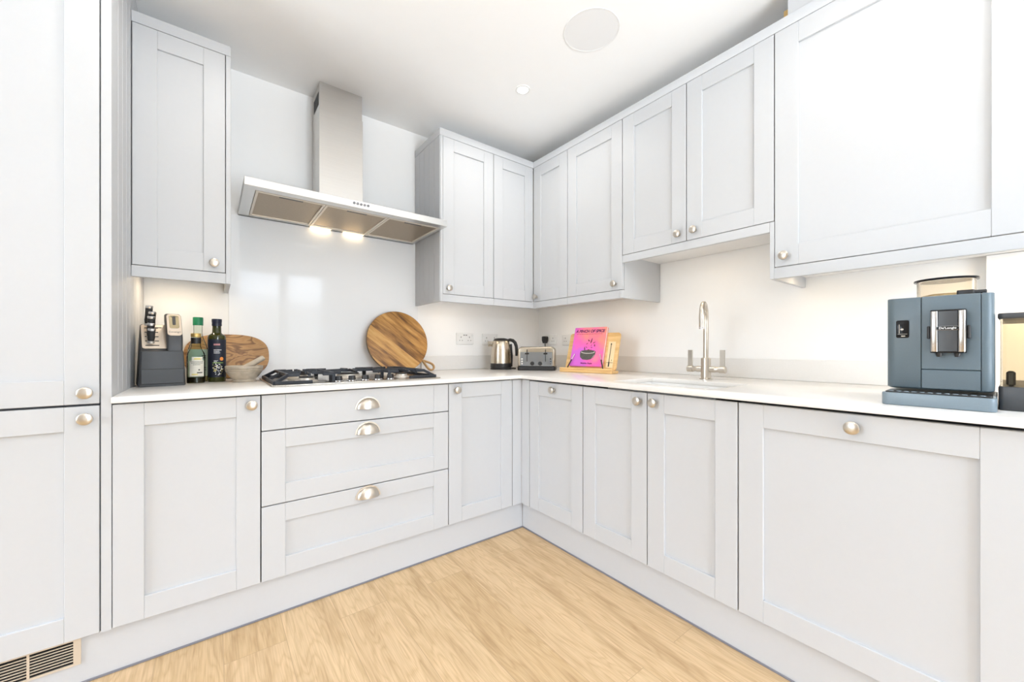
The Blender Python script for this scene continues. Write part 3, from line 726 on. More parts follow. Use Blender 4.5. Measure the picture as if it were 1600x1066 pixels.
# ------------------------------------------------------------------ ceiling fittings
def downlight(x, y, label, e=1.6):
    t = thing('downlight', label, 'light', (x, y, ZC), 0, 'recessed ceiling downlights')
    b = bm_new(); add_lathe(b, [(.028, -.0005), (.030, -.004), (.040, -.0035), (.043, -.0005)], 40); obj('trim_ring', b, WHITEP, t)
    b = bm_new(); add_lathe(b, [(0, -.0008), (.0285, -.0008), (.0285, -.0025), (0, -.0025)], 32); obj('lens', b, LAMPN, t)
    lamp('downlight lamp', (x, y, ZC-.006), e, .055, (1.0, .95, .88), spread=R(150))
downlight(-.826, -.802, 'recessed round ceiling downlight shining above the inner corner')
t = thing('ceiling_speaker', 'round white flush ceiling speaker grille', 'speaker', (-.834, -1.315, ZC))
b = bm_new(); add_lathe(b, [(.120, -.0005), (.120, -.0025), (.126, -.0035), (.128, -.0005)], 56); obj('rim', b, WHITEP, t)
b = bm_new(); add_lathe(b, [(0, -.0020), (.1195, -.0020), (.1195, -.0008), (0, -.0008)], 56); obj('grille', b, SPKG, t)

# ------------------------------------------------------------------ gas hob
HBX0, HBX1, HBY0, HBY1 = -2.040, -1.292, -.712, -.200
t = thing('gas_hob', 'stainless five-burner gas hob with black cast iron grates', 'hob', (-1.666, -.456, ZT))
b = bm_new(); add_rbox(b, HBX0, HBX1, HBY0, HBY1, ZT+.0004, ZT+.006, .008, bev=.002); obj('tray', b, mat('hob steel', (0.47, 0.43, 0.37), rough=0.24, metal=1, noise=.05, nscale=3, stretch=(2, 120, 120)), t, shift=t.location)
zt, zf = ZT+.006, ZT+.047
def bar(b, p, q, w=.0125, h=.0130):
    p, q = Vector(p), Vector(q); d = q-p; L_ = d.length
    M = Matrix.Translation((p+q)/2) @ d.to_track_quat('X', 'Z').to_matrix().to_4x4()
    add_box(b, -L_/2, L_/2, -w/2, w/2, -h/2, h/2, bev=.0015, M=M)
def grate(x0, x1, sl, sr, centers):
    b = bm_new(); y0, y1 = HBY0+.035, HBY1-.025
    if sl == 0 and sr == 0: y0 += .085
    xa, xb = x0+.05*sl, x1-.05*sr; z = zf-.006; zl = zt+.0062
    ya, yb = y0+.03, y1-.03
    # top outline
    for p, q in (((xa, ya, z), (xa, yb, z)), ((xb, ya, z), (xb, yb, z)), ((xa, (ya+yb)/2, z), (xb, (ya+yb)/2, z))): bar(b, p, q)
    # low outline
    if sl: 
        bar(b, (x0, y0, zl), (x0, y1, zl)); 
        for y in (y0, y1): bar(b, (x0, y, zl), (x0+.14, y, zl))
        for y, yy in ((y0+.008, ya), ((y0+y1)/2, (y0+y1)/2), (y1-.008, yb)): bar(b, (x0, y, zl), (xa, yy, z), w=.014)
    if sr:
        bar(b, (x1, y0, zl), (x1, y1, zl))
        for y in (y0, y1): bar(b, (x1-.14, y, zl), (x1, y, zl))
        for y, yy in ((y0+.008, ya), ((y0+y1)/2, (y0+y1)/2), (y1-.008, yb)): bar(b, (x1, y, zl), (xb, yy, z), w=.014)
    for x, s in ((xa, sl), (xb, sr)):
        if not s:
            for y in (ya, yb): bar(b, (x, y, zt+.0004), (x, y, z), w=.013, h=.013)
    # fingers pointing at each burner
    for cx, cy, r in centers:
        for dx, dy in ((1, 0), (-1, 0), (0, 1), (0, -1)):
            ex = cx+dx*.022; ey = cy+dy*.022
            ox = xb if dx > 0 else xa if dx < 0 else cx
            if dx: bar(b, (ox, cy, z), (ex, cy, z+.003), w=.009)
            else:
                oy = min(cy+r, yb) if dy > 0 else max(cy-r, ya)
                bar(b, (cx, oy, z), (cx, ey, z+.003), w=.009)
    bar(b, (xa, ya, z), (xa+.045, ya, z)); bar(b, (xb, ya, z), (xb-.045, ya, z)); bar(b, (xa, yb, z), (xa+.045, yb, z)); bar(b, (xb, yb, z), (xb-.045, yb, z))
    return obj('grate', b, IRON, t, shift=t.location)
xl, xm1, xm2, xr = HBX0+.016, HBX0+.250, HBX1-.250, HBX1-.016
BUR = [((xl+xm1)/2+.018, -.565, .030, .12), ((xl+xm1)/2+.018, -.335, .040, .12), (-1.666, -.400, .052, .15),
       ((xr+xm2)/2-.018, -.335, .034, .12), ((xr+xm2)/2-.018, -.565, .024, .12)]
grate(xl, xm1-.003, 1, 0, [(c[0], c[1], c[3]) for c in BUR[:2]])
grate(xm1+.003, xm2-.003, 0, 0, [(c[0], c[1], c[3]) for c in BUR[2:3]])
grate(xm2+.003, xr, 0, 1, [(c[0], c[1], c[3]) for c in BUR[3:]])
for x, y, r, _ in BUR:
    T = Matrix.Translation((x, y, zt+.0002))
    b = bm_new(); add_lathe(b, [(0, 0), (r+.018, 0), (r+.017, .004), (r+.004, .007), (r+.003, .016), (r-.004, .017), (0, .017)], 36, T); bo = obj('burner', b, ALU, t, shift=t.location)
    b = bm_new(); add_lathe(b, [(0, .0172), (r, .0172), (r+.001, .020), (r-.002, .0235), (0, .0245)], 36, T); obj('burner_cap', b, BLACK, bo, shift=t.location)
for x in (-1.770, -1.712, -1.652, -1.591, -1.531):
    T = Matrix.Translation((x, -.640, zt+.0002))
    b = bm_new(); add_lathe(b, [(0, 0), (.0215, 0), (.0215, .003), (.0185, .0042), (0, .0042)], 28, T); kk = obj('knob', b, CHROME, t, shift=t.location)
    b = bm_new(); add_lathe(b, [(0, .0043), (.0165, .0043), (.0150, .021), (.0135, .0225), (0, .0225)], 28, T); obj('knob_grip', b, BLACK, kk, shift=t.location)

# ------------------------------------------------------------------ tap
t = thing('kitchen_tap', 'brushed nickel swan-neck mixer tap with two lever handles behind the sink', 'tap', (-.26, -1.561, ZT))
b = bm_new(); add_lathe(b, [(0, .0004), (.030, .0004), (.030, .004), (.0235, .007), (.0225, .104), (.020, .107), (0, .107)], 32); obj('body', b, NICKEL, t)
b = bm_new()
dv = Vector((-.14, -.050, 0)); dl_ = dv.length; dn = dv/dl_
pts = [Vector((0, 0, .100)), Vector((0, 0, .20)), Vector((0, 0, .295))]
Rr = dl_/2
for k in range(1, 17):
    a = PI-PI*k/16*1.02; pts.append(dn*(Rr+Rr*math.cos(a))+Vector((0, 0, .300+Rr*math.sin(a)*.95)))
e = pts[-1]; pts.append(e+Vector((0, 0, -.022))); pts.append(e+Vector((0, 0, -.042)))
add_tube(b, pts, .0125, 18); sp = obj('spout', b, NICKEL, t)
b = bm_new(); add_tube(b, [pts[-1]+Vector((0, 0, .0002)), pts[-1]+Vector((0, 0, -.008))], .0133, 18); obj('aerator', b, CHROME, sp)
for s in (1, -1):
    b = bm_new(); add_lathe(b, [(0, .018), (.0145, .018), (.0155, .045), (.0135, .048), (.0135, .066), (0, .066)], 24, Matrix.Translation((0, 0, .050)) @ Matrix.Rotation(-s*PI/2, 4, 'X'))
    v = obj('valve', b, NICKEL, t)
    b = bm_new(); add_lathe(b, [(0, .0665), (.0165, .0665), (.0165, .094), (.0145, .0955), (0, .0955)], 24, Matrix.Translation((0, 0, .050)) @ Matrix.Rotation(-s*PI/2, 4, 'X'))
    add_box(b, -.0035, .0035, s*.0805-.012, s*.0805+.012, .056, .146, bev=.0012)
    obj('lever', b, NICKEL, t)

# ------------------------------------------------------------------ kettle, toaster, sockets
t = thing('kettle', 'brushed steel electric kettle with black handle and base', 'kettle', (-.538, -.190, ZT))
K = 1.0
b = bm_new(); add_lathe(b, [(0, .0005), (.078, .0005), (.079, .006), (.0785, .010), (.060, .013), (0, .013)], 40); obj('power_base', b, BLACK, t)
b = bm_new(); add_lathe(b, [(0, .0135), (.0765, .0135), (.0775, .018), (.0765, .045), (0, .045)], 40); obj('bottom_band', b, BLACK, t)
b = bm_new(); add_lathe(b, [(0, .0453), (.0765, .0453), (.0755, .09), (.072, .14), (.067, .18), (.062, .200), (.056, .2085), (0, .2085)], 48); obj('body', b, WARMST, t)
b = bm_new(); add_lathe(b, [(0, .2088), (.055, .2088), (.054, .216), (.047, .224), (.025, .229), (0, .230)], 40); obj('lid', b, BLACK, t)
fd = Vector((.79, -.61, 0)); sd = fd   # handle lies to the right as seen from the room
b = bm_new(); hp = [fd*.052+Vector((0, 0, .212)), fd*.068+Vector((0, 0, .216)), fd*.088+Vector((0, 0, .211)), fd*.104+Vector((0, 0, .196)), fd*.113+Vector((0, 0, .170)), fd*.116+Vector((0, 0, .135)), fd*.115+Vector((0, 0, .098))]
add_tube(b, hp, [.010, .0115, .0125, .0125, .012, .0115, .009], 12); 
add_tube(b, [fd*.0765+Vector((0, 0, .020)), fd*.079+Vector((0, 0, .10)), fd*.073+Vector((0, 0, .185))], .009, 10)
obj('handle', b, BLACK, t)
b = bm_new(); M = Matrix.Rotation(math.atan2(.61, -.79), 4, 'Z')
add_prism(b, [(.055, -.022), (.055, .022), (.092, .008), (.096, 0), (.092, -.008)], .168, .205, bev=.004, M=M); obj('spout', b, WARMST, t)
b = bm_new(); cp = [fd*.078+Vector((0, 0, .008)), fd*.11+Vector((.01, .015, .004)), fd*.125+Vector((.03, .06, .004)), fd*.11+Vector((.05, .10, .004)), fd*.09+Vector((.05, .125, .006))]
add_tube(b, cp, .0032, 8); obj('cord', b, BLACK, t)

ta = Vector((-.539, -.384, 0)); tb = Vector((-.354, -.575, 0)); dx = (tb-ta).normalized(); tw = (tb-ta).length
nb = Vector((-dx.y, dx.x, 0)); nb = nb if nb.x > 0 else -nb     # towards the wall corner
dpt = .215
tc_ = (ta+tb)/2+nb*dpt/2
t = thing('toaster', 'four-slice steel toaster with mirrored front and black base in the corner', 'toaster', (tc_.x, tc_.y, ZT), math.atan2(dx.y, dx.x))
hw = tw/2
b = bm_new(); add_rbox(b, -hw, hw, -dpt/2, dpt/2, .0005, .027, .022, bev=.003); obj('base', b, BLACK, t)
b = bm_new()
prof = [(-hw+.004, .0275), (hw-.004, .0275)]
for k in range(9): a = PI/2*k/8; prof.append((hw-.004-.032+.032*math.cos(a), .138+.026*math.sin(a)))
for k in range(9): a = PI/2+PI/2*k/8; prof.append((-hw+.004+.032+.032*math.cos(a), .138+.026*math.sin(a)))
MXZ = Matrix(((1, 0, 0, 0), (0, 0, 1, 0), (0, 1, 0, 0), (0, 0, 0, 1)))
add_prism(b, prof, -dpt/2+.004, dpt/2-.004, bev=.010, seg=4, M=MXZ); obj('shell', b, mat('toaster steel', (0.46, 0.41, 0.33), rough=0.25, metal=1, noise=0.04, nscale=3, stretch=(120, 2, 2)), t)
yf = -dpt/2+.004
b = bm_new(); add_box(b, -hw+.022, hw-.022, yf-.0022, yf-.0002, .030, .128, bev=.0008); fp = obj('front_panel', b, TOASTF, t)
for s in (-1, 1):
    b = bm_new(); add_box(b, s*.064-.0022, s*.064+.0022, yf-.0030, yf-.0023, .062, .146); obj('lever_slot', b, BLACK, fp)
    b = bm_new(); add_box(b, s*.064-.013, s*.064+.013, yf-.020, yf-.0032, .112, .123, bev=.003); obj('lever', b, BLACK, t)
    b = bm_new(); add_lathe(b, [(0, 0), (.0145, 0), (.0135, .012), (.012, .014), (0, .014)], 24, Matrix.Translation((s*.027, yf-.0023, .049)) @ Matrix.Rotation(PI/2, 4, 'X')); obj('dial', b, BLACK, t)
    for k in range(3):
        b = bm_new(); add_lathe(b, [(0, 0), (.0055, 0), (.0050, .0035), (0, .0035)], 16, Matrix.Translation((s*.099, yf-.0023, .047+k*.0165)) @ Matrix.Rotation(PI/2, 4, 'X')); obj('button', b, WHITEP if s < 0 else GRAPH, t)
b = bm_new()
for y in (-.045, .045):
    for x in (-.064, .064): add_box(b, x-.052, x+.052, y-.017, y+.017, .1641, .1652, bev=.0004)
obj('bread_slot', b, BLACK, t)

def socket(p, face, label, usb=False, flip=1):
    """double wall socket, centre p; face 'B' looks to -y, 'R' looks to -x"""
    t = thing('wall_socket', label, 'socket', p, 0 if face == 'B' else -PI/2, 'double wall sockets above the worktop')
    MB_ = Matrix(((1, 0, 0, 0), (0, 0, -1, 0), (0, 1, 0, 0), (0, 0, 0, 1)))
    b = bm_new(); add_prism(b, rrect(.146, .086, .006, 5), .0008, .0095, bev=.002, M=MB_); obj('plate', b, WHITEP, t)
    for s in (-1, 1):
        b = bm_new(); cx = s*.036
        add_box(b, cx-.002, cx+.002, -.0100, -.0094, .006, .016)
        for q in (-1, 1): add_box(b, cx+q*.011-.0034, cx+q*.011+.0034, -.0100, -.0094, -.0150, -.0110)
        obj('pin_hole', b, BLACK, t)
        b = bm_new(); add_box(b, s*.060-.006, s*.060+.006, -.0125, -.0096, .018, .034, bev=.0012); obj('rocker', b, WHITEP, t)
    if usb:
        b = bm_new()
        for s in (-1, 1): add_box(b, s*.0095-.0062, s*.0095+.0062, -.0100, -.0094, .0235, .0285)
        obj('usb_port', b, BLACK, t)
    return t
socket((-.734, 0, 1.120), 'B', 'white double wall socket with two black USB ports between the round board and the kettle', usb=True)
socket((-.508, 0, 1.118), 'B', 'white double wall socket partly hidden by the kettle')
socket((0, -.148, 1.120), 'R', 'white double wall socket behind the toaster with a black plug in it')
socket((0, -.362, 1.117), 'R', 'white double wall socket partly hidden by the recipe stand')
t = thing('power_plug', 'black three-pin plug with cord in the wall socket behind the toaster', 'plug', (-.0105, -.108, 1.118))
MR_ = Matrix(((0, 0, -1, 0), (1, 0, 0, 0), (0, 1, 0, 0), (0, 0, 0, 1)))
b = bm_new(); add_prism(b, [(-.024, .022), (-.017, .030), (.017, .030), (.024, .022), (.023, -.005), (.012, -.028), (-.012, -.028), (-.023, -.005)], 0, .034, bev=.004, M=MR_); obj('plug_body', b, BLACK, t)
b = bm_new(); add_tube(b, [(-.016, 0, -.0285), (-.016, 0, -.05), (-.012, -.004, -.10), (-.014, -.01, -.16), (-.03, -.012, -.205), (-.06, -.02, -.2195)], .0034, 8); obj('cord', b, BLACK, t)

# ------------------------------------------------------------------ recipe stand and book
sa = Vector((-.410, -.670, 0)); sb = Vector((-.339, -1.041, 0)); dx = (sb-sa).normalized(); sw = (sb-sa).length
t = thing('recipe_stand', 'bamboo recipe book stand with two black-tipped page holders beside the toaster', 'book stand', ((sa.x+sb.x)/2, (sa.y+sb.y)/2, ZT), math.atan2(dx.y, dx.x))
LEAN = R(17)
MT = Matrix.Translation((0, .062, .012)) @ Matrix.Rotation(-LEAN, 4, 'X')     # board frame: x across, z up the board, -y to the reader
b = bm_new(); add_box(b, -sw/2, sw/2, 0, .085, .0005, .018, bev=.003); add_box(b, -sw/2, sw/2, 0, .012, .018, .030, bev=.003); obj('ledge', b, BAMBOO, t)
b = bm_new(); add_prism(b, rrect(sw-.012, .245, .018, 6), -.006, .006, bev=.0015, M=MT @ Matrix.Translation((0, .0, .128)) @ MXZ); bd = obj('board', b, BAMBOO, t)
b = bm_new(); add_box(b, -.04, .04, .0005, .008, .02, .215, bev=.002, M=Matrix.Translation((0, .150, -.012)) @ Matrix.Rotation(R(2), 4, 'X')); obj('back_leg', b, BAMBOO, t)
b = bm_new(); add_box(b, .113, .160, -.0082, -.0062, .020, .190, bev=.0006, M=MT); pn = obj('measure_panel', b, PALEW, bd)
b = bm_new()
add_box(b, .1295, .1335, -.0090, -.0083, .058, .172, M=MT); add_box(b, .128, .136, -.0090, -.0083, .028, .058, M=MT); add_prism(b, [(.1255, .171), (.1375, .171), (.1315, .181)], .0083, .0090, M=MT @ Matrix(((1, 0, 0, 0), (0, 0, -1, 0), (0, 1, 0, 0), (0, 0, 0, 1))))
add_box(b, .115, .158, -.0090, -.0083, .0525, .0545, M=MT); add_box(b, .147, .149, -.0090, -.0083, .064, .074, M=MT)
obj('measure_print', b, BLACK, pn)
for x0, x1 in ((-.146, -.106), (.117, .077)):
    b = bm_new(); add_tube(b, [MT @ Vector((x0, -.040, .000)), MT @ Vector((x0+(x1-x0)*.60, -.037, .062))], .0040, 10); ho = obj('page_holder', b, BLACK, t)
    b = bm_new(); add_tube(b, [MT @ Vector((x0+(x1-x0)*.61, -.037, .063)), MT @ Vector((x1, -.035, .100))], .0026, 8); obj('holder_wire', b, NICKEL, ho)
# book
bkm = Matrix.Translation((sa.x+sb.x, sa.y+sb.y, 0))
t2 = thing('recipe_book', 'pink and orange recipe book titled A Pinch of Spice on the bamboo stand', 'book', tuple(t.location), t.rotation_euler.z)
BW, BH, BX, TH = .236, .262, -.022, .020
MBk = MT @ Matrix.Translation((BX, -.0068, .0215))
b = bm_new(); add_box(b, -BW/2+.004, BW/2-.003, -TH+.0022, -.0024, .003, BH-.003, M=MBk); obj('pages', b, PAPER, t2)
b = bm_new(); add_box(b, -BW/2, BW/2, -TH, -TH+.002, 0, BH, bev=.0006, M=MBk); add_box(b, -BW/2, BW/2, -.0022, -.0002, 0, BH, bev=.0006, M=MBk); add_box(b, -BW/2, -BW/2+.0025, -TH+.001, -.001, 0, BH, bev=.0006, M=MBk)
cv = obj('cover', b, COVER, t2)
MF = MBk @ Matrix.Translation((0, -TH-.0003, 0)) @ Matrix.Rotation(PI/2, 4, 'X')      # x across, y up, z to the reader
b = bm_new(); add_text(b, 'A PINCH OF SPICE', .0262, MF @ Matrix.Translation((-.002, BH-.027, 0)), bold=.0011, shear=.22, space=.98, depth=.0002); obj('title_lettering', b, INKM, cv)
b = bm_new(); x = -.098
while x < .092:
    w = rnd.choice((.006, .010, .014)); add_box(b, x, min(x+w, .094), BH-.0475, BH-.0445, -.0001, .0002, M=MF); x += w+.003
obj('subtitle_lettering', b, INKR, cv)
b = bm_new(); add_text(b, 'Malaika Gayle', .0150, MF @ Matrix.Translation((.006, .019, 0)), bold=.0005, depth=.0002); obj('author_lettering', b, INKM, cv)
b = bm_new()
def ell(cx, cy, rx, ry, n=32, a0=0, a1=2*PI): return [(cx+rx*math.cos(a0+(a1-a0)*i/n), cy+ry*math.sin(a0+(a1-a0)*i/n)) for i in range(n)]
bowl = [(.006+.056*math.cos(a), .096+.012*math.sin(a)) for a in [PI*i/12 for i in range(13)]]+[(-.050, .078), (-.045, .058), (-.026, .044), (.008, .041), (.034, .046), (.052, .060), (.061, .080)]
add_prism(b, bowl, -.0001, .0002, M=MF); obj('bowl_print', b, ARTG, cv)
b = bm_new(); rim = ell(.006, .094, .050, .011); t_ = [(.006+(p[0]-.006)*.92, .0955+(p[1]-.094)*.78) for p in rim]
for i in range(len(rim)):
    j = (i+1) % len(rim)
    if rim[i][1] < .0965: add_prism(b, [rim[i], rim[j], t_[j], t_[i]], .0001, .0004, M=MF)
add_prism(b, [(.036, .050), (.052, .066), (.057, .080), (.050, .068)], .0001, .0004, M=MF)
obj('bowl_highlight', b, ARTL, cv)
b = bm_new()
def leaf(cx, cy, l, w, a):
    pts = [(l*math.cos(q), w*math.sin(q)*(1 if math.cos(q) < 0 else .7)) for q in [2*PI*i/14 for i in range(14)]]
    add_prism(b, [(cx+p[0]*math.cos(a)-p[1]*math.sin(a), cy+p[0]*math.sin(a)+p[1]*math.cos(a)) for p in pts], -.0001, .0003, M=MF)
for q in ((.020, .170, .018, .0045, 1.35), (.000, .172, .009, .0045, 2.3), (-.008, .151, .009, .0025, .7), (.042, .158, .009, .003, .6), (.047, .139, .008, .0045, 1.8), (-.022, .118, .012, .0045, 1.75), (-.010, .126, .008, .0025, 2.5), (.024, .139, .007, .0018, 1.4), (.028, .124, .006, .003, .2), (.008, .108, .008, .005, .3), (.024, .105, .006, .004, 1.1)): leaf(*q)
obj('spice_print', b, ARTD, cv)

# ------------------------------------------------------------------ knife block, knives
ka = Vector((-2.457, -.417, 0)); kc = Vector((-2.313, -.394, 0)); kx = (kc-ka).normalized()
kw = (kc-ka).length
ko = (ka+kc)/2
t = thing('knife_block', 'dark grey knife block with pale slotted face and raised sharpener tower', 'knife block', (ko.x, ko.y, ZT), math.atan2(kx.y, kx.x))
h = kw/2
def side_prism(b, prof, x0, x1, taper=0.0, bev=.004):
    """profile in (y, z), swept across x, narrowing towards the top"""
    add_prism(b, prof, x0, x1, bev=bev, seg=3, M=Matrix(((0, 0, 1, 0), (1, 0, 0, 0), (0, 1, 0, 0), (0, 0, 0, 1))))
def taper(b, k, z1):
    for v in b.verts: v.co.x *= 1-k*max(0, min(1, v.co.z/z1))
b = bm_new()
side_prism(b, [(0, .0005), (.150, .0005), (.165, .215), (.150, .255), (.115, .255), (.030, .150), (.008, .142), (0, .085)], -h, h, bev=.007)
taper(b, .16, .25)
obj('body', b, GRAPH, t)
b = bm_new(); side_prism(b, [(.012, .135), (.120, .270), (.120, .302), (.100, .303), (.066, .296), (.010, .20)], .013, .0645, bev=.008); obj('sharpener_tower', b, GRAPH, t)
b = bm_new(); add_box(b, -h+.006, h-.006, -.004, .004, .010, .072, bev=.003); obj('lower_drawer', b, GRAPH, t)
# pale face lying on the slope (30,150)->(115,255)
sl = math.atan2(.105, .085); sl_len = math.hypot(.105, .085)
MS = Matrix.Translation((0, .030, .150)) @ Matrix.Rotation(sl, 4, 'X')        # x across, y up the slope, z out of the slope
b = bm_new(); add_prism(b, [(p[0]-.021, p[1]+sl_len/2) for p in rrect(.078, sl_len-.006, .009, 5)], .0002, .0035, bev=.001, M=MS); fpn = obj('slot_plate', b, CREAMP, t)
b = bm_new()
for k in range(5): add_box(b, -.050, -.008, .016+k*.0235, .0205+k*.0235, .0034, .0040, M=MS)
add_box(b, -.022, .004, .113, .117, .0034, .0040, M=MS)
obj('slot', b, BLACK, fpn)
# sharpener face
ts = math.atan2(.302-.20, .090)
MSh = Matrix.Translation((.0387, .010, .200)) @ Matrix.Rotation(math.atan2(.096, .056), 4, 'X')
b = bm_new(); add_prism(b, [(p[0], p[1]+.060) for p in rrect(.047, .105, .012, 5)], .0002, .004, bev=.0012, M=MSh); sp_ = obj('sharpener_plate', b, CREAMP, t)
b = bm_new(); add_prism(b, [(p[0], p[1]+.074) for p in rrect(.032, .064, .007, 5)], .0038, .0046, M=MSh); obj('sharpener_recess', b, mat('olive recess', (.13, .105, .055), rough=.3, metal=.5, noise=.1), sp_)
b = bm_new(); add_prism(b, [(p[0], p[1]+.080) for p in rrect(.011, .044, .004, 4)], .0046, .0052, M=MSh); add_box(b, -.011, .011, .098, .100, .0046, .0052, M=MSh); obj('sharpener_slot', b, BLACK, sp_)
b = bm_new(); add_text(b, 'Covengri', .0105, MSh @ Matrix.Translation((0, .024, .0042)), depth=.0002); obj('logo_lettering', b, GRAPH, sp_)
# knives: handles stand out along the block's own tilt
kd = Vector((0, -.20, 1)).normalized()
kt = t
kn_spots = [(-.040, .117, .084, 'large kitchen knife, tallest handle at the back of the knife block'),
            (-.030, .093, .078, 'kitchen knife with black riveted handle second from the back of the knife block'),
            (-.034, .070, .076, 'kitchen knife with black riveted handle in the middle of the knife block'),
            (-.035, .046, .066, 'kitchen knife with short black handle second from the front of the knife block'),
            (-.034, .022, .062, 'small kitchen knife, lowest handle at the front of the knife block')]
RZ = Matrix.Rotation(t.rotation_euler.z, 4, 'Z')
for x, s_, ln, lab in kn_spots:
    base = MS @ Vector((x, s_, .0135)); wb = Vector(t.location)+RZ @ base
    kn = thing('kitchen_knife', lab, 'knife', tuple(wb), t.rotation_euler.z, 'knives standing in the block')
    ax = Vector((.05 if x < -.036 else .03, -.26, 1)).normalized()
    q = Vector((0, 0, 1)).rotation_difference(ax).to_matrix().to_4x4()
    b = bm_new(); add_tube(b, [q @ Vector((0, 0, z)) for z in (.010, .024, .5*ln, ln-.010)], [.0100, .0120, .0112, .0120], 14, flat=.72); obj('handle', b, BLACK, kn)
    b = bm_new(); add_tube(b, [q @ Vector((0, 0, z)) for z in (ln-.0095, ln-.003, ln)], [.0123, .0128, .0100], 14, flat=.78); obj('end_cap', b, CHROME, kn)
    b = bm_new(); add_tube(b, [q @ Vector((0, 0, z)) for z in (.0, .0095)], [.0110, .0116], 14, flat=.7); obj('bolster', b, STEEL, kn)

# ------------------------------------------------------------------ bottles
def partial_label(b, r, z0, z1, a0, a1, th=.0006, n=24):
    pl = [((r+th)*math.cos(a0+(a1-a0)*i/n), (r+th)*math.sin(a0+(a1-a0)*i/n)) for i in range(n+1)]+[((r+.00015)*math.cos(a1+(a0-a1)*i/n), (r+.00015)*math.sin(a1+(a0-a1)*i/n)) for i in range(n+1)]
    add_prism(b, pl, z0, z1)
CAMXY = Vector((-2.2264, -2.5324))
def facing(p): return math.atan2(CAMXY.y-p[1], CAMXY.x-p[0])
def mark(b, r, z0, z1, a0, a1): partial_label(b, r+.0007, z0, z1, a0, a1, th=.0004, n=8)

p = (-2.209, -.248, ZT); f = facing(p)
t = thing('oil_bottle', 'dark green glass olive oil bottle with navy cap and navy label', 'bottle', p, 0, 'oil and vinegar bottles by the knife block')
b = bm_new(); add_lathe(b, [(0, .0005), (.0325, .0005), (.0345, .004), (.0345, .205), (.0325, .214), (.020, .223), (.0175, .228), (.0165, .258), (0, .258)], 36); bo = obj('glass', b, OLIVEG, t)
b = bm_new(); add_lathe(b, [(0, .2583), (.0185, .2583), (.019, .262), (.0185, .274), (.0195, .276), (.0195, .288), (.0185, .2905), (0, .2905)], 28); obj('cap', b, NAVY, t)
b = bm_new(); partial_label(b, .0345, .022, .196, f-1.2, f+1.5); lb = obj('label', b, NAVYL, t)
b = bm_new()
for z, a0, a1, hh in ((.146, -.32, .52, .0025), (.139, -.32, .28, .0025), (.132, -.32, .36, .0025), (.097, -.32, .1, .002), (.091, -.30, .0, .003)):
    a = a0
    while a < a1:
        w = rnd.choice((.06, .10, .14)); mark(b, .0345, z, z+hh, f+a, f+min(a+w, a1)); a += w+.035
rr = random.Random(3)
for k in range(46):
    a = rr.uniform(-.5, .62); z = .030+.052*rr.random()**.9; 
    if abs(a-.06)/.6+abs(z-.054)/.036 < 1.15: mark(b, .0345, z, z+.0035, f+a, f+a+rr.uniform(.06, .12))
obj('white_lettering', b, WHITEI, lb)
b = bm_new(); a = -.33
for w in (.13, .10, .12, .10, .11): mark(b, .0345, .168, .176, f+a, f+a+w); a += w+.03
obj('rose_lettering', b, PINKI, lb)
b = bm_new(); mark(b, .0345, .0865, .0895, f-.45, f+.72); obj('green_line', b, GRNI, lb)
b = bm_new()
for k in range(26):
    a = rr.uniform(-.46, .60); z = .034+.046*rr.random()
    mark(b, .0347, z, z+.0032, f+a, f+a+rr.uniform(.05, .09))
obj('yellow_dots', b, YELI, lb)
b = bm_new(); Ms = Matrix.Rotation(f+.52, 4, 'Z') @ Matrix.Translation((.0347, 0, .106)) @ Matrix(((0, 0, 1, 0), (1, 0, 0, 0), (0, 1, 0, 0), (0, 0, 0, 1)))
add_prism(b, ell(0, 0, .0075, .0085, 20), .0003, .0012, M=Ms); obj('round_seal', b, ORAI, lb)

p = (-2.284, -.272, ZT); f = facing(p)
t = thing('vinegar_bottle', 'small clear glass bottle with gold cap, black neck band and cream label', 'bottle', p, 0, 'oil and vinegar bottles by the knife block')
b = bm_new(); add_lathe(b, [(0, .0005), (.031, .0005), (.033, .004), (.033, .118), (.0305, .133), (.022, .150), (.0175, .162), (.0165, .172), (.0165, .205), (0, .205)], 36); obj('glass', b, GREYGL, t)
b = bm_new(); add_lathe(b, [(0, .003), (.0318, .003), (.0318, .026), (0, .026)], 32); obj('liquid', b, OILD, t)
b = bm_new(); add_lathe(b, [(.0168, .176), (.0182, .176), (.0182, .2015), (.0168, .2015)], 28); obj('neck_band', b, BLACK, t)
b = bm_new(); add_lathe(b, [(0, .2053), (.0168, .2053), (.0185, .2058), (.0185, .219), (.0172, .2215), (0, .2215)], 28); obj('cap', b, GOLDC, t)
b = bm_new(); partial_label(b, .0332, .030, .100, f-.72, f+.95); partial_label(b, .0332, .1, .116, f-.45, f+.75); lb = obj('label', b, LABELW, t)
b = bm_new()
for z, a0, a1 in ((.094, -.6, .8), (.088, -.5, .7), (.081, -.3, .5)):
    a = a0
    while a < a1: mark(b, .0333, z, z+.0022, f+a, f+a+.12); a += .16
mark(b, .0333, .044, .049, f+.1, f+.7); mark(b, .0333, .056, .062, f+.25, f+.42)
obj('lettering', b, ARTG, lb)
b = bm_new(); mark(b, .0333, .036, .042, f-.45, f+.2); mark(b, .0333, .104, .112, f-.2, f+.5); obj('picture', b, YELI, lb)

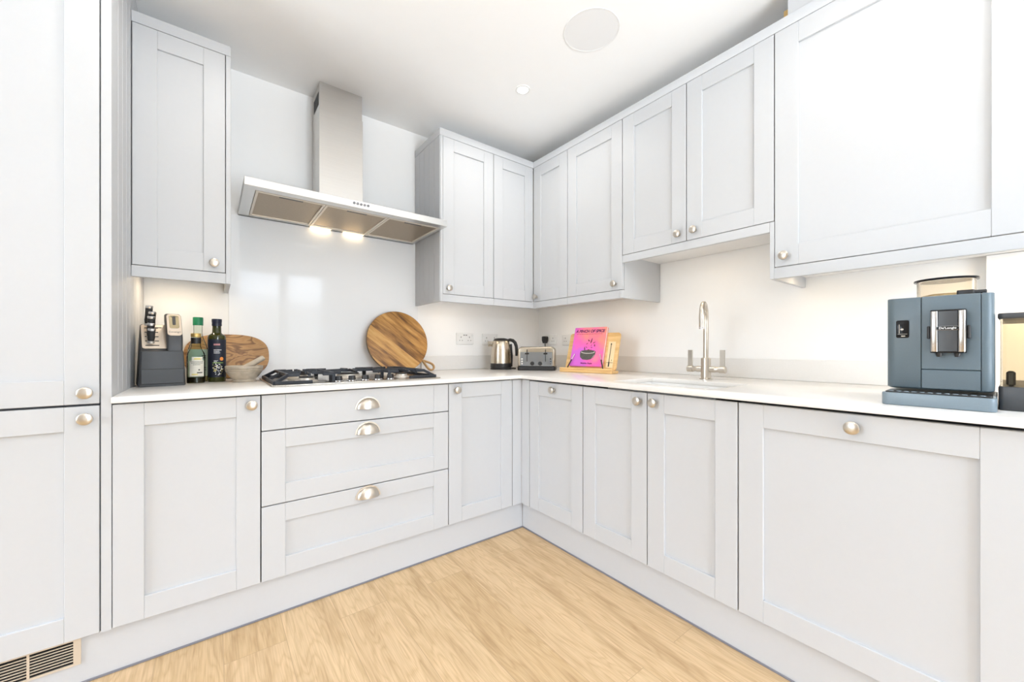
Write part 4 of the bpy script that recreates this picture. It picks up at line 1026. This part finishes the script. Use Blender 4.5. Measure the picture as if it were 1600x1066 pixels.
p = (-2.279, -.168, ZT); f = facing(p)
t = thing('oil_bottle', 'tall clear oil bottle with green cap and pale green label, behind the gold-capped one', 'bottle', p, 0, 'oil and vinegar bottles by the knife block')
b = bm_new(); add_lathe(b, [(0, .0005), (.036, .0005), (.039, .005), (.039, .135), (.037, .150), (.028, .182), (.019, .205), (.0165, .225), (.0165, .262), (0, .262)], 36); obj('glass', b, GREYGL, t)
b = bm_new(); add_lathe(b, [(0, .003), (.0378, .003), (.0378, .020), (0, .020)], 32); obj('liquid', b, OILG, t)
b = bm_new(); partial_label(b, .0392, .024, .150, f-1.15, f+1.15); lb = obj('label', b, LABELG, t)
b = bm_new()
for z in (.118, .108, .062, .052): mark(b, .0393, z, z+.004, f+.35, f+.8)
obj('lettering', b, ARTG, lb)
b = bm_new(); add_lathe(b, [(0, .2623), (.0195, .2623), (.0195, .298), (.0180, .3005), (0, .3005)], 28); obj('cap', b, GREENC, t)

# ------------------------------------------------------------------ boards, mortar and pestle
# oval olive wood board leaning on the wall
t = thing('serving_board', 'oval olive wood serving board leaning on the wall behind the bottles', 'board', (-2.160, -.052, ZT))
ML = Matrix.Translation((0, 0, .0008)) @ Matrix.Rotation(R(-9), 4, 'X')
b = bm_new()
pts = []
for i in range(64):
    a = 2*PI*i/64; n = 2.7; c, s = math.cos(a), math.sin(a)
    pts.append((.178*abs(c)**(2/n)*(1 if c > 0 else -1), .113+.113*abs(s)**(2/n)*(1 if s > 0 else -1)))
MUP = Matrix(((1, 0, 0, 0), (0, 0, -1, 0), (0, 1, 0, 0), (0, 0, 0, 1)))       # (x, y, z) -> x across, y up, z to the room
add_prism(b, pts, 0, .016, bev=.003, M=ML @ MUP)
o = obj('slab', b, OLIVE, t)
# round strip board
RB = .199
t = thing('serving_board', 'round wooden serving board with a loop handle, leaning behind the hob', 'board', (-1.276, -.118, ZT))
ML = Matrix.Translation((0, 0, .0012)) @ Matrix.Rotation(R(-13), 4, 'X') @ MUP @ Matrix.Translation((0, RB, 0))
b = bm_new(); add_prism(b, ell(0, 0, RB, RB, 72), 0, .017, bev=.002); o = obj('disc', b, [MANGO], t)
o.matrix_local = ML
b = bm_new(); add_lathe(b, [(RB-.001, .001), (RB+.0008, .0015), (RB+.0008, .0155), (RB-.001, .016)], 72)
e = obj('rim', b, MANGOE, t); e.matrix_local = ML
ah = R(-39); c_, s__ = math.cos(ah), math.sin(ah); lp = []
for i in range(36):
    u = 2*PI*i/36; rr_ = .040*(1-math.cos(u)); yy = .026*math.sin(u)*(1-math.cos(u))*.62
    x = RB-.006+rr_*1.26; lp.append((x*c_-yy*s__, x*s__+yy*c_, .009))
b = bm_new(); add_tube(b, lp[1:], .0110, 10, flat=.62); e = obj('loop_handle', b, LOOPW, t); e.matrix_local = ML

t = thing('mortar', 'small beige marble mortar bowl with ringed rim beside the hob', 'mortar', (-2.107, -.322, ZT))
b = bm_new(); add_lathe(b, [(0, .0005), (.046, .0005), (.047, .006), (.044, .012), (.056, .024), (.068, .042), (.0725, .050), (.0700, .0520), (.0735, .0545), (.0735, .0580), (.0710, .0600), (.0745, .0625), (.0745, .073), (.0715, .074), (.067, .070), (.055, .040), (.035, .022), (0, .018)], 44)
obj('bowl', b, MARBLE, t)
b = bm_new()
p0, p1 = Vector((-.030, .0, .040)), Vector((.077, -.012, .112))
add_tube(b, [p0, p0+(p1-p0)*.06, p0+(p1-p0)*.2, p0+(p1-p0)*.75, p0+(p1-p0)*.95, p1], [.010, .017, .0165, .0125, .0125, .008], 16)
o = obj('pestle', b, MARBLE, loc=tuple(t.location)); tag(o, 'beige marble pestle resting in the mortar bowl', 'pestle')

# ------------------------------------------------------------------ coffee machine
t = thing('coffee_machine', 'blue-grey bean-to-cup coffee machine with chrome spout block and clear bean hopper', 'coffee machine', (-.68, -2.3885, ZT), -PI/2+R(1.5))
# local: x to the right as seen from the room, y to the wall, z up; front face y = 0
W = .0985
MTE = TEAL
zb, zt_ = .046, .296
def vseam(b, x0, x1, z0, z1, y0=.0, y1=.30, r=.0): add_box(b, x0, x1, y0, y1, z0, z1, bev=.0012)
b = bm_new(); add_rbox(b, -W, W, .012, .33, zb-.004, zt_-.002, .022, bev=.006); obj('body', b, MTE, t)
b = bm_new()
pl = [(-W, .03)]+[(-W+.018-.018*math.cos(PI/2*k/6), .018-.018*math.sin(PI/2*k/6)) for k in range(7)]+[(-.0300, 0), (-.0300, .03)]
add_prism(b, pl, zb, zt_, bev=.002); lp_ = obj('left_panel', b, MTE, t)
b = bm_new(); add_box(b, -.0288, .0762, 0, .03, .0985, zt_, bev=.0012); obj('centre_panel', b, MTE, t)
b = bm_new(); add_box(b, -.0288, .0762, .0002, .03, zb, .0970, bev=.0012); obj('grounds_drawer', b, MTE, t)
b = bm_new()
pl = [(.0774, .03), (.0774, 0)]+[(W-.018+.018*math.sin(PI/2*k/6), .018-.018*math.cos(PI/2*k/6)) for k in range(7)]+[(W, .03)]
add_prism(b, pl, zb, zt_, bev=.002); obj('right_panel', b, MTE, t)
b = bm_new(); add_rbox(b, -W-.003, W+.004, -.062, .20, .0006, .034, .014, bev=.0025); dt = obj('drip_tray', b, TEALL, t)
b = bm_new(); add_rbox(b, -W+.004, W-.003, -.054, -.002, .0341, .0372, .006, bev=.0008); gr = obj('drip_grid', b, BLACK, dt)
b = bm_new()
for k in range(12): add_lathe(b, [(0, .0373), (.0052, .0373), (.0048, .0388), (.0035, .0388), (.0030, .0376), (0, .0376)], 14, Matrix.Translation((-W+.016+k*.0148, -.047, 0)))
obj('grid_stud', b, TEALL, gr)
b = bm_new(); add_prism(b, [(p[0]-.0655, p[1]+.209) for p in rrect(.026, .049, .004, 5)], .0002, .0028, bev=.0008, M=MUP); ds = obj('display', b, GLOSSB, lp_)
b = bm_new(); add_prism(b, ell(-.0665, .2080, .0035, .0026, 16), .0029, .0033, M=MUP); add_box(b, -.0725, -.0715, -.0034, -.0029, .197, .222); add_box(b, -.0750, -.056, -.0034, -.0029, .1945, .1953); add_box(b, -.0680, -.0600, -.0034, -.0029, .1880, .1905)
obj('display_icon', b, ARTL, ds)
# spout block
sx0, sx1, sz0, sz1 = -.0085, .0525, .146, .252
b = bm_new(); add_rbox(b, sx0-.001, sx1+.001, -.045, -.0003, sz0-.003, sz1+.003, .008, bev=.001); sk = obj('spout_block', b, GLOSSB, t)
b = bm_new()
for x0, x1 in ((sx0, sx0+.0135), (sx1-.0135, sx1)):
    add_rbox(b, x0, x1, -.0475, -.010, sz0, sz1, .004, bev=.0012)
obj('chrome_side', b, mat('spout chrome', (.50, .48, .46), rough=.2, metal=1, noise=.02), sk)
b = bm_new(); add_box(b, sx0+.0136, sx1-.0136, -.0468, -.0452, sz0+.001, sz1-.001, bev=.0006); obj('front_plate', b, mat('mirror black', (.05, .052, .056), rough=.1, noise=.02, spec=.5), sk)
b = bm_new(); add_prism(b, [(p[0]+.022, p[1]+.207) for p in rrect(.040, .0105, .005, 6)], .0478, .0492, bev=.0004, M=MUP); bg = obj('badge', b, CHROME, sk)
b = bm_new(); add_prism(b, [(p[0]+.022, p[1]+.207) for p in rrect(.0392, .0096, .0046, 6)], .0493, .0497, M=MUP); obj('badge_field', b, GLOSSB, bg)
b = bm_new(); add_text(b, "De'Longhi", .0074, Matrix.Translation((.022, -.0498, .2071)) @ Matrix.Rotation(PI/2, 4, 'X'), bold=.0001, depth=.0001); obj('badge_lettering', b, WHITEI, bg)
for x in (.006, .038):
    b = bm_new(); add_lathe(b, [(0, 0), (.0065, 0), (.0065, -.003), (.0045, -.010), (0, -.010)], 16, Matrix.Translation((x, -.030, sz0-.0032))); obj('nozzle', b, BLACK, sk)
for x, s in ((sx0-.0045, -1), (sx1+.0045, 1)):
    b = bm_new(); add_box(b, x-.003, x+.003, -.030, -.004, .180, .214, bev=.0015); obj('side_grip', b, BLACK, sk)
# hopper
HXc, HYc, hr = .006, .175, .060
b = bm_new(); add_lathe(b, [(hr-.006, zt_-.0015), (hr-.001, zt_-.0015), (hr, .352), (hr-.0022, .352), (hr-.0035, zt_-.0008)], 44, Matrix.Translation((HXc, HYc, 0))); hp_ = obj('hopper', b, BEANT, t)
b = bm_new(); add_lathe(b, [(0, zt_-.0012), (hr-.008, zt_-.0012), (hr-.0075, zt_+.014), (hr-.025, zt_+.019), (0, zt_+.017)], 36, Matrix.Translation((HXc, HYc, 0))); o = obj('beans', b, BEAN, hp_); o['kind'] = 'stuff'
b = bm_new(); add_lathe(b, [(0, .3525), (hr+.005, .3525), (hr+.0065, .355), (hr+.0055, .3585), (0, .362)], 44, Matrix.Translation((HXc, HYc, 0))); obj('hopper_lid', b, GLOSSB, hp_)
b = bm_new(); add_rbox(b, .034, .066, .022, .062, zt_-.001, zt_+.013, .005, bev=.002); add_box(b, .060, .086, .026, .044, zt_+.002, zt_+.0110, bev=.002); obj('selector_lever', b, BLACK, t)

# clear bin at the edge
t = thing('bread_bin', 'clear-sided bin with dark grey base and lid rim at the right edge', 'bin', (-.49, -2.6565, ZT))
b = bm_new(); add_rbox(b, -.172, .172, -.165, .165, .0005, .060, .010, bev=.003); obj('base', b, GRAPH, t)
b = bm_new(); add_slab(b, [-.169, -.165, .165, .169], [-.162, -.158, .158, .162], .0605, .228, lambda x, y: not (abs(x) < .165 and abs(y) < .158)); obj('clear_wall', b, BOXT, t)
b = bm_new(); add_rbox(b, -.173, .173, -.166, .166, .2285, .243, .010, bev=.003); obj('lid', b, GRAPH, t)
b = bm_new(); add_rbox(b, -.171, -.1703, -.01, .010, .032, .050, .0001, bev=0); obj('catch', b, ALU, t)
b = bm_new(); add_box(b, -.155, -.13, .138, .153, .0606, .098, bev=.004); obj('machine_shadow', b, GRAPH, t)  # dark block stands in for the coffee machine's shadow and reflection

# ------------------------------------------------------------------ daylight and lamps
downlight(-2.15, -.95, 'added fill downlight above the drawers, outside the picture')  # this and the next two are unseen lamps added for more light
downlight(-.826, -2.25, 'added fill downlight above the coffee machine, outside the picture')
downlight(-2.4, -2.6, 'added fill downlight in the middle of the room, outside the picture')

w = bpy.data.worlds.new('daylight'); S.world = w; w.use_nodes = True; nt = w.node_tree; L = nt.links.new
bgn = nt.nodes['Background']
tc = nt.nodes.new('ShaderNodeTexCoord'); sx = nt.nodes.new('ShaderNodeSeparateXYZ'); L(tc.outputs['Generated'], sx.inputs[0])
r = ramp(nt, ((0.0, (1.10, 1.20, 1.33)), (0.40, (1.10, 1.20, 1.33)), (0.43, (.30, .33, .34)), (0.545, (.30, .33, .35)), (0.560, (.84, .93, 1.07)), (1.0, (.76, .89, 1.09))))  # lower half brightened past the sky as added upward light for the ceiling
mr = nt.nodes.new('ShaderNodeMath'); mr.operation = 'MULTIPLY_ADD'; mr.inputs[1].default_value = .5; mr.inputs[2].default_value = .5
L(sx.outputs['Z'], mr.inputs[0]); L(mr.outputs[0], r.inputs['Fac']); L(r.outputs['Color'], bgn.inputs['Color'])
bgn.inputs['Strength'].default_value = 9
def portal(name, loc, rot, sx_, sy_):
    l = bpy.data.lights.new(name, 'AREA'); l.shape = 'RECTANGLE'; l.size = sx_; l.size_y = sy_; l.cycles.is_portal = True
    o = bpy.data.objects.new(name, l); COL.objects.link(o); o.location = loc; o.rotation_euler = rot
portal('window portal', ((WIN1[0]+WIN1[1])/2, YF-.13, (WIN1[2]+WIN1[3])/2), (PI/2, 0, 0), WIN1[1]-WIN1[0], WIN1[3]-WIN1[2])
portal('fill window portal', (XL-.13, (FILLWIN[0]+FILLWIN[1])/2, (FILLWIN[2]+FILLWIN[3])/2), (PI/2, 0, -PI/2), FILLWIN[1]-FILLWIN[0], FILLWIN[3]-FILLWIN[2])

# ------------------------------------------------------------------ camera and view
c = bpy.data.cameras.new('camera'); co = bpy.data.objects.new('camera', c); COL.objects.link(co)
c.sensor_width = 36; c.lens = 36*612.863/1600; c.shift_y = (544.086-533)/1600; c.clip_start = .02
co.location = (-2.2264, -2.5324, 1.0501); co.rotation_euler = (PI/2, 0, -R(37.4007))
S.camera = co
S.view_settings.view_transform = 'Standard'; S.view_settings.look = 'None'; S.view_settings.exposure = 0.92; S.view_settings.gamma = 1.0
S.view_settings.use_curve_mapping = False
cy = S.cycles
cy.max_bounces = 14; cy.diffuse_bounces = 8; cy.glossy_bounces = 6; cy.transparent_max_bounces = 16; cy.transmission_bounces = 6
cy.sample_clamp_indirect = 6; cy.caustics_reflective = False; cy.caustics_refractive = False
cy.use_denoising = True
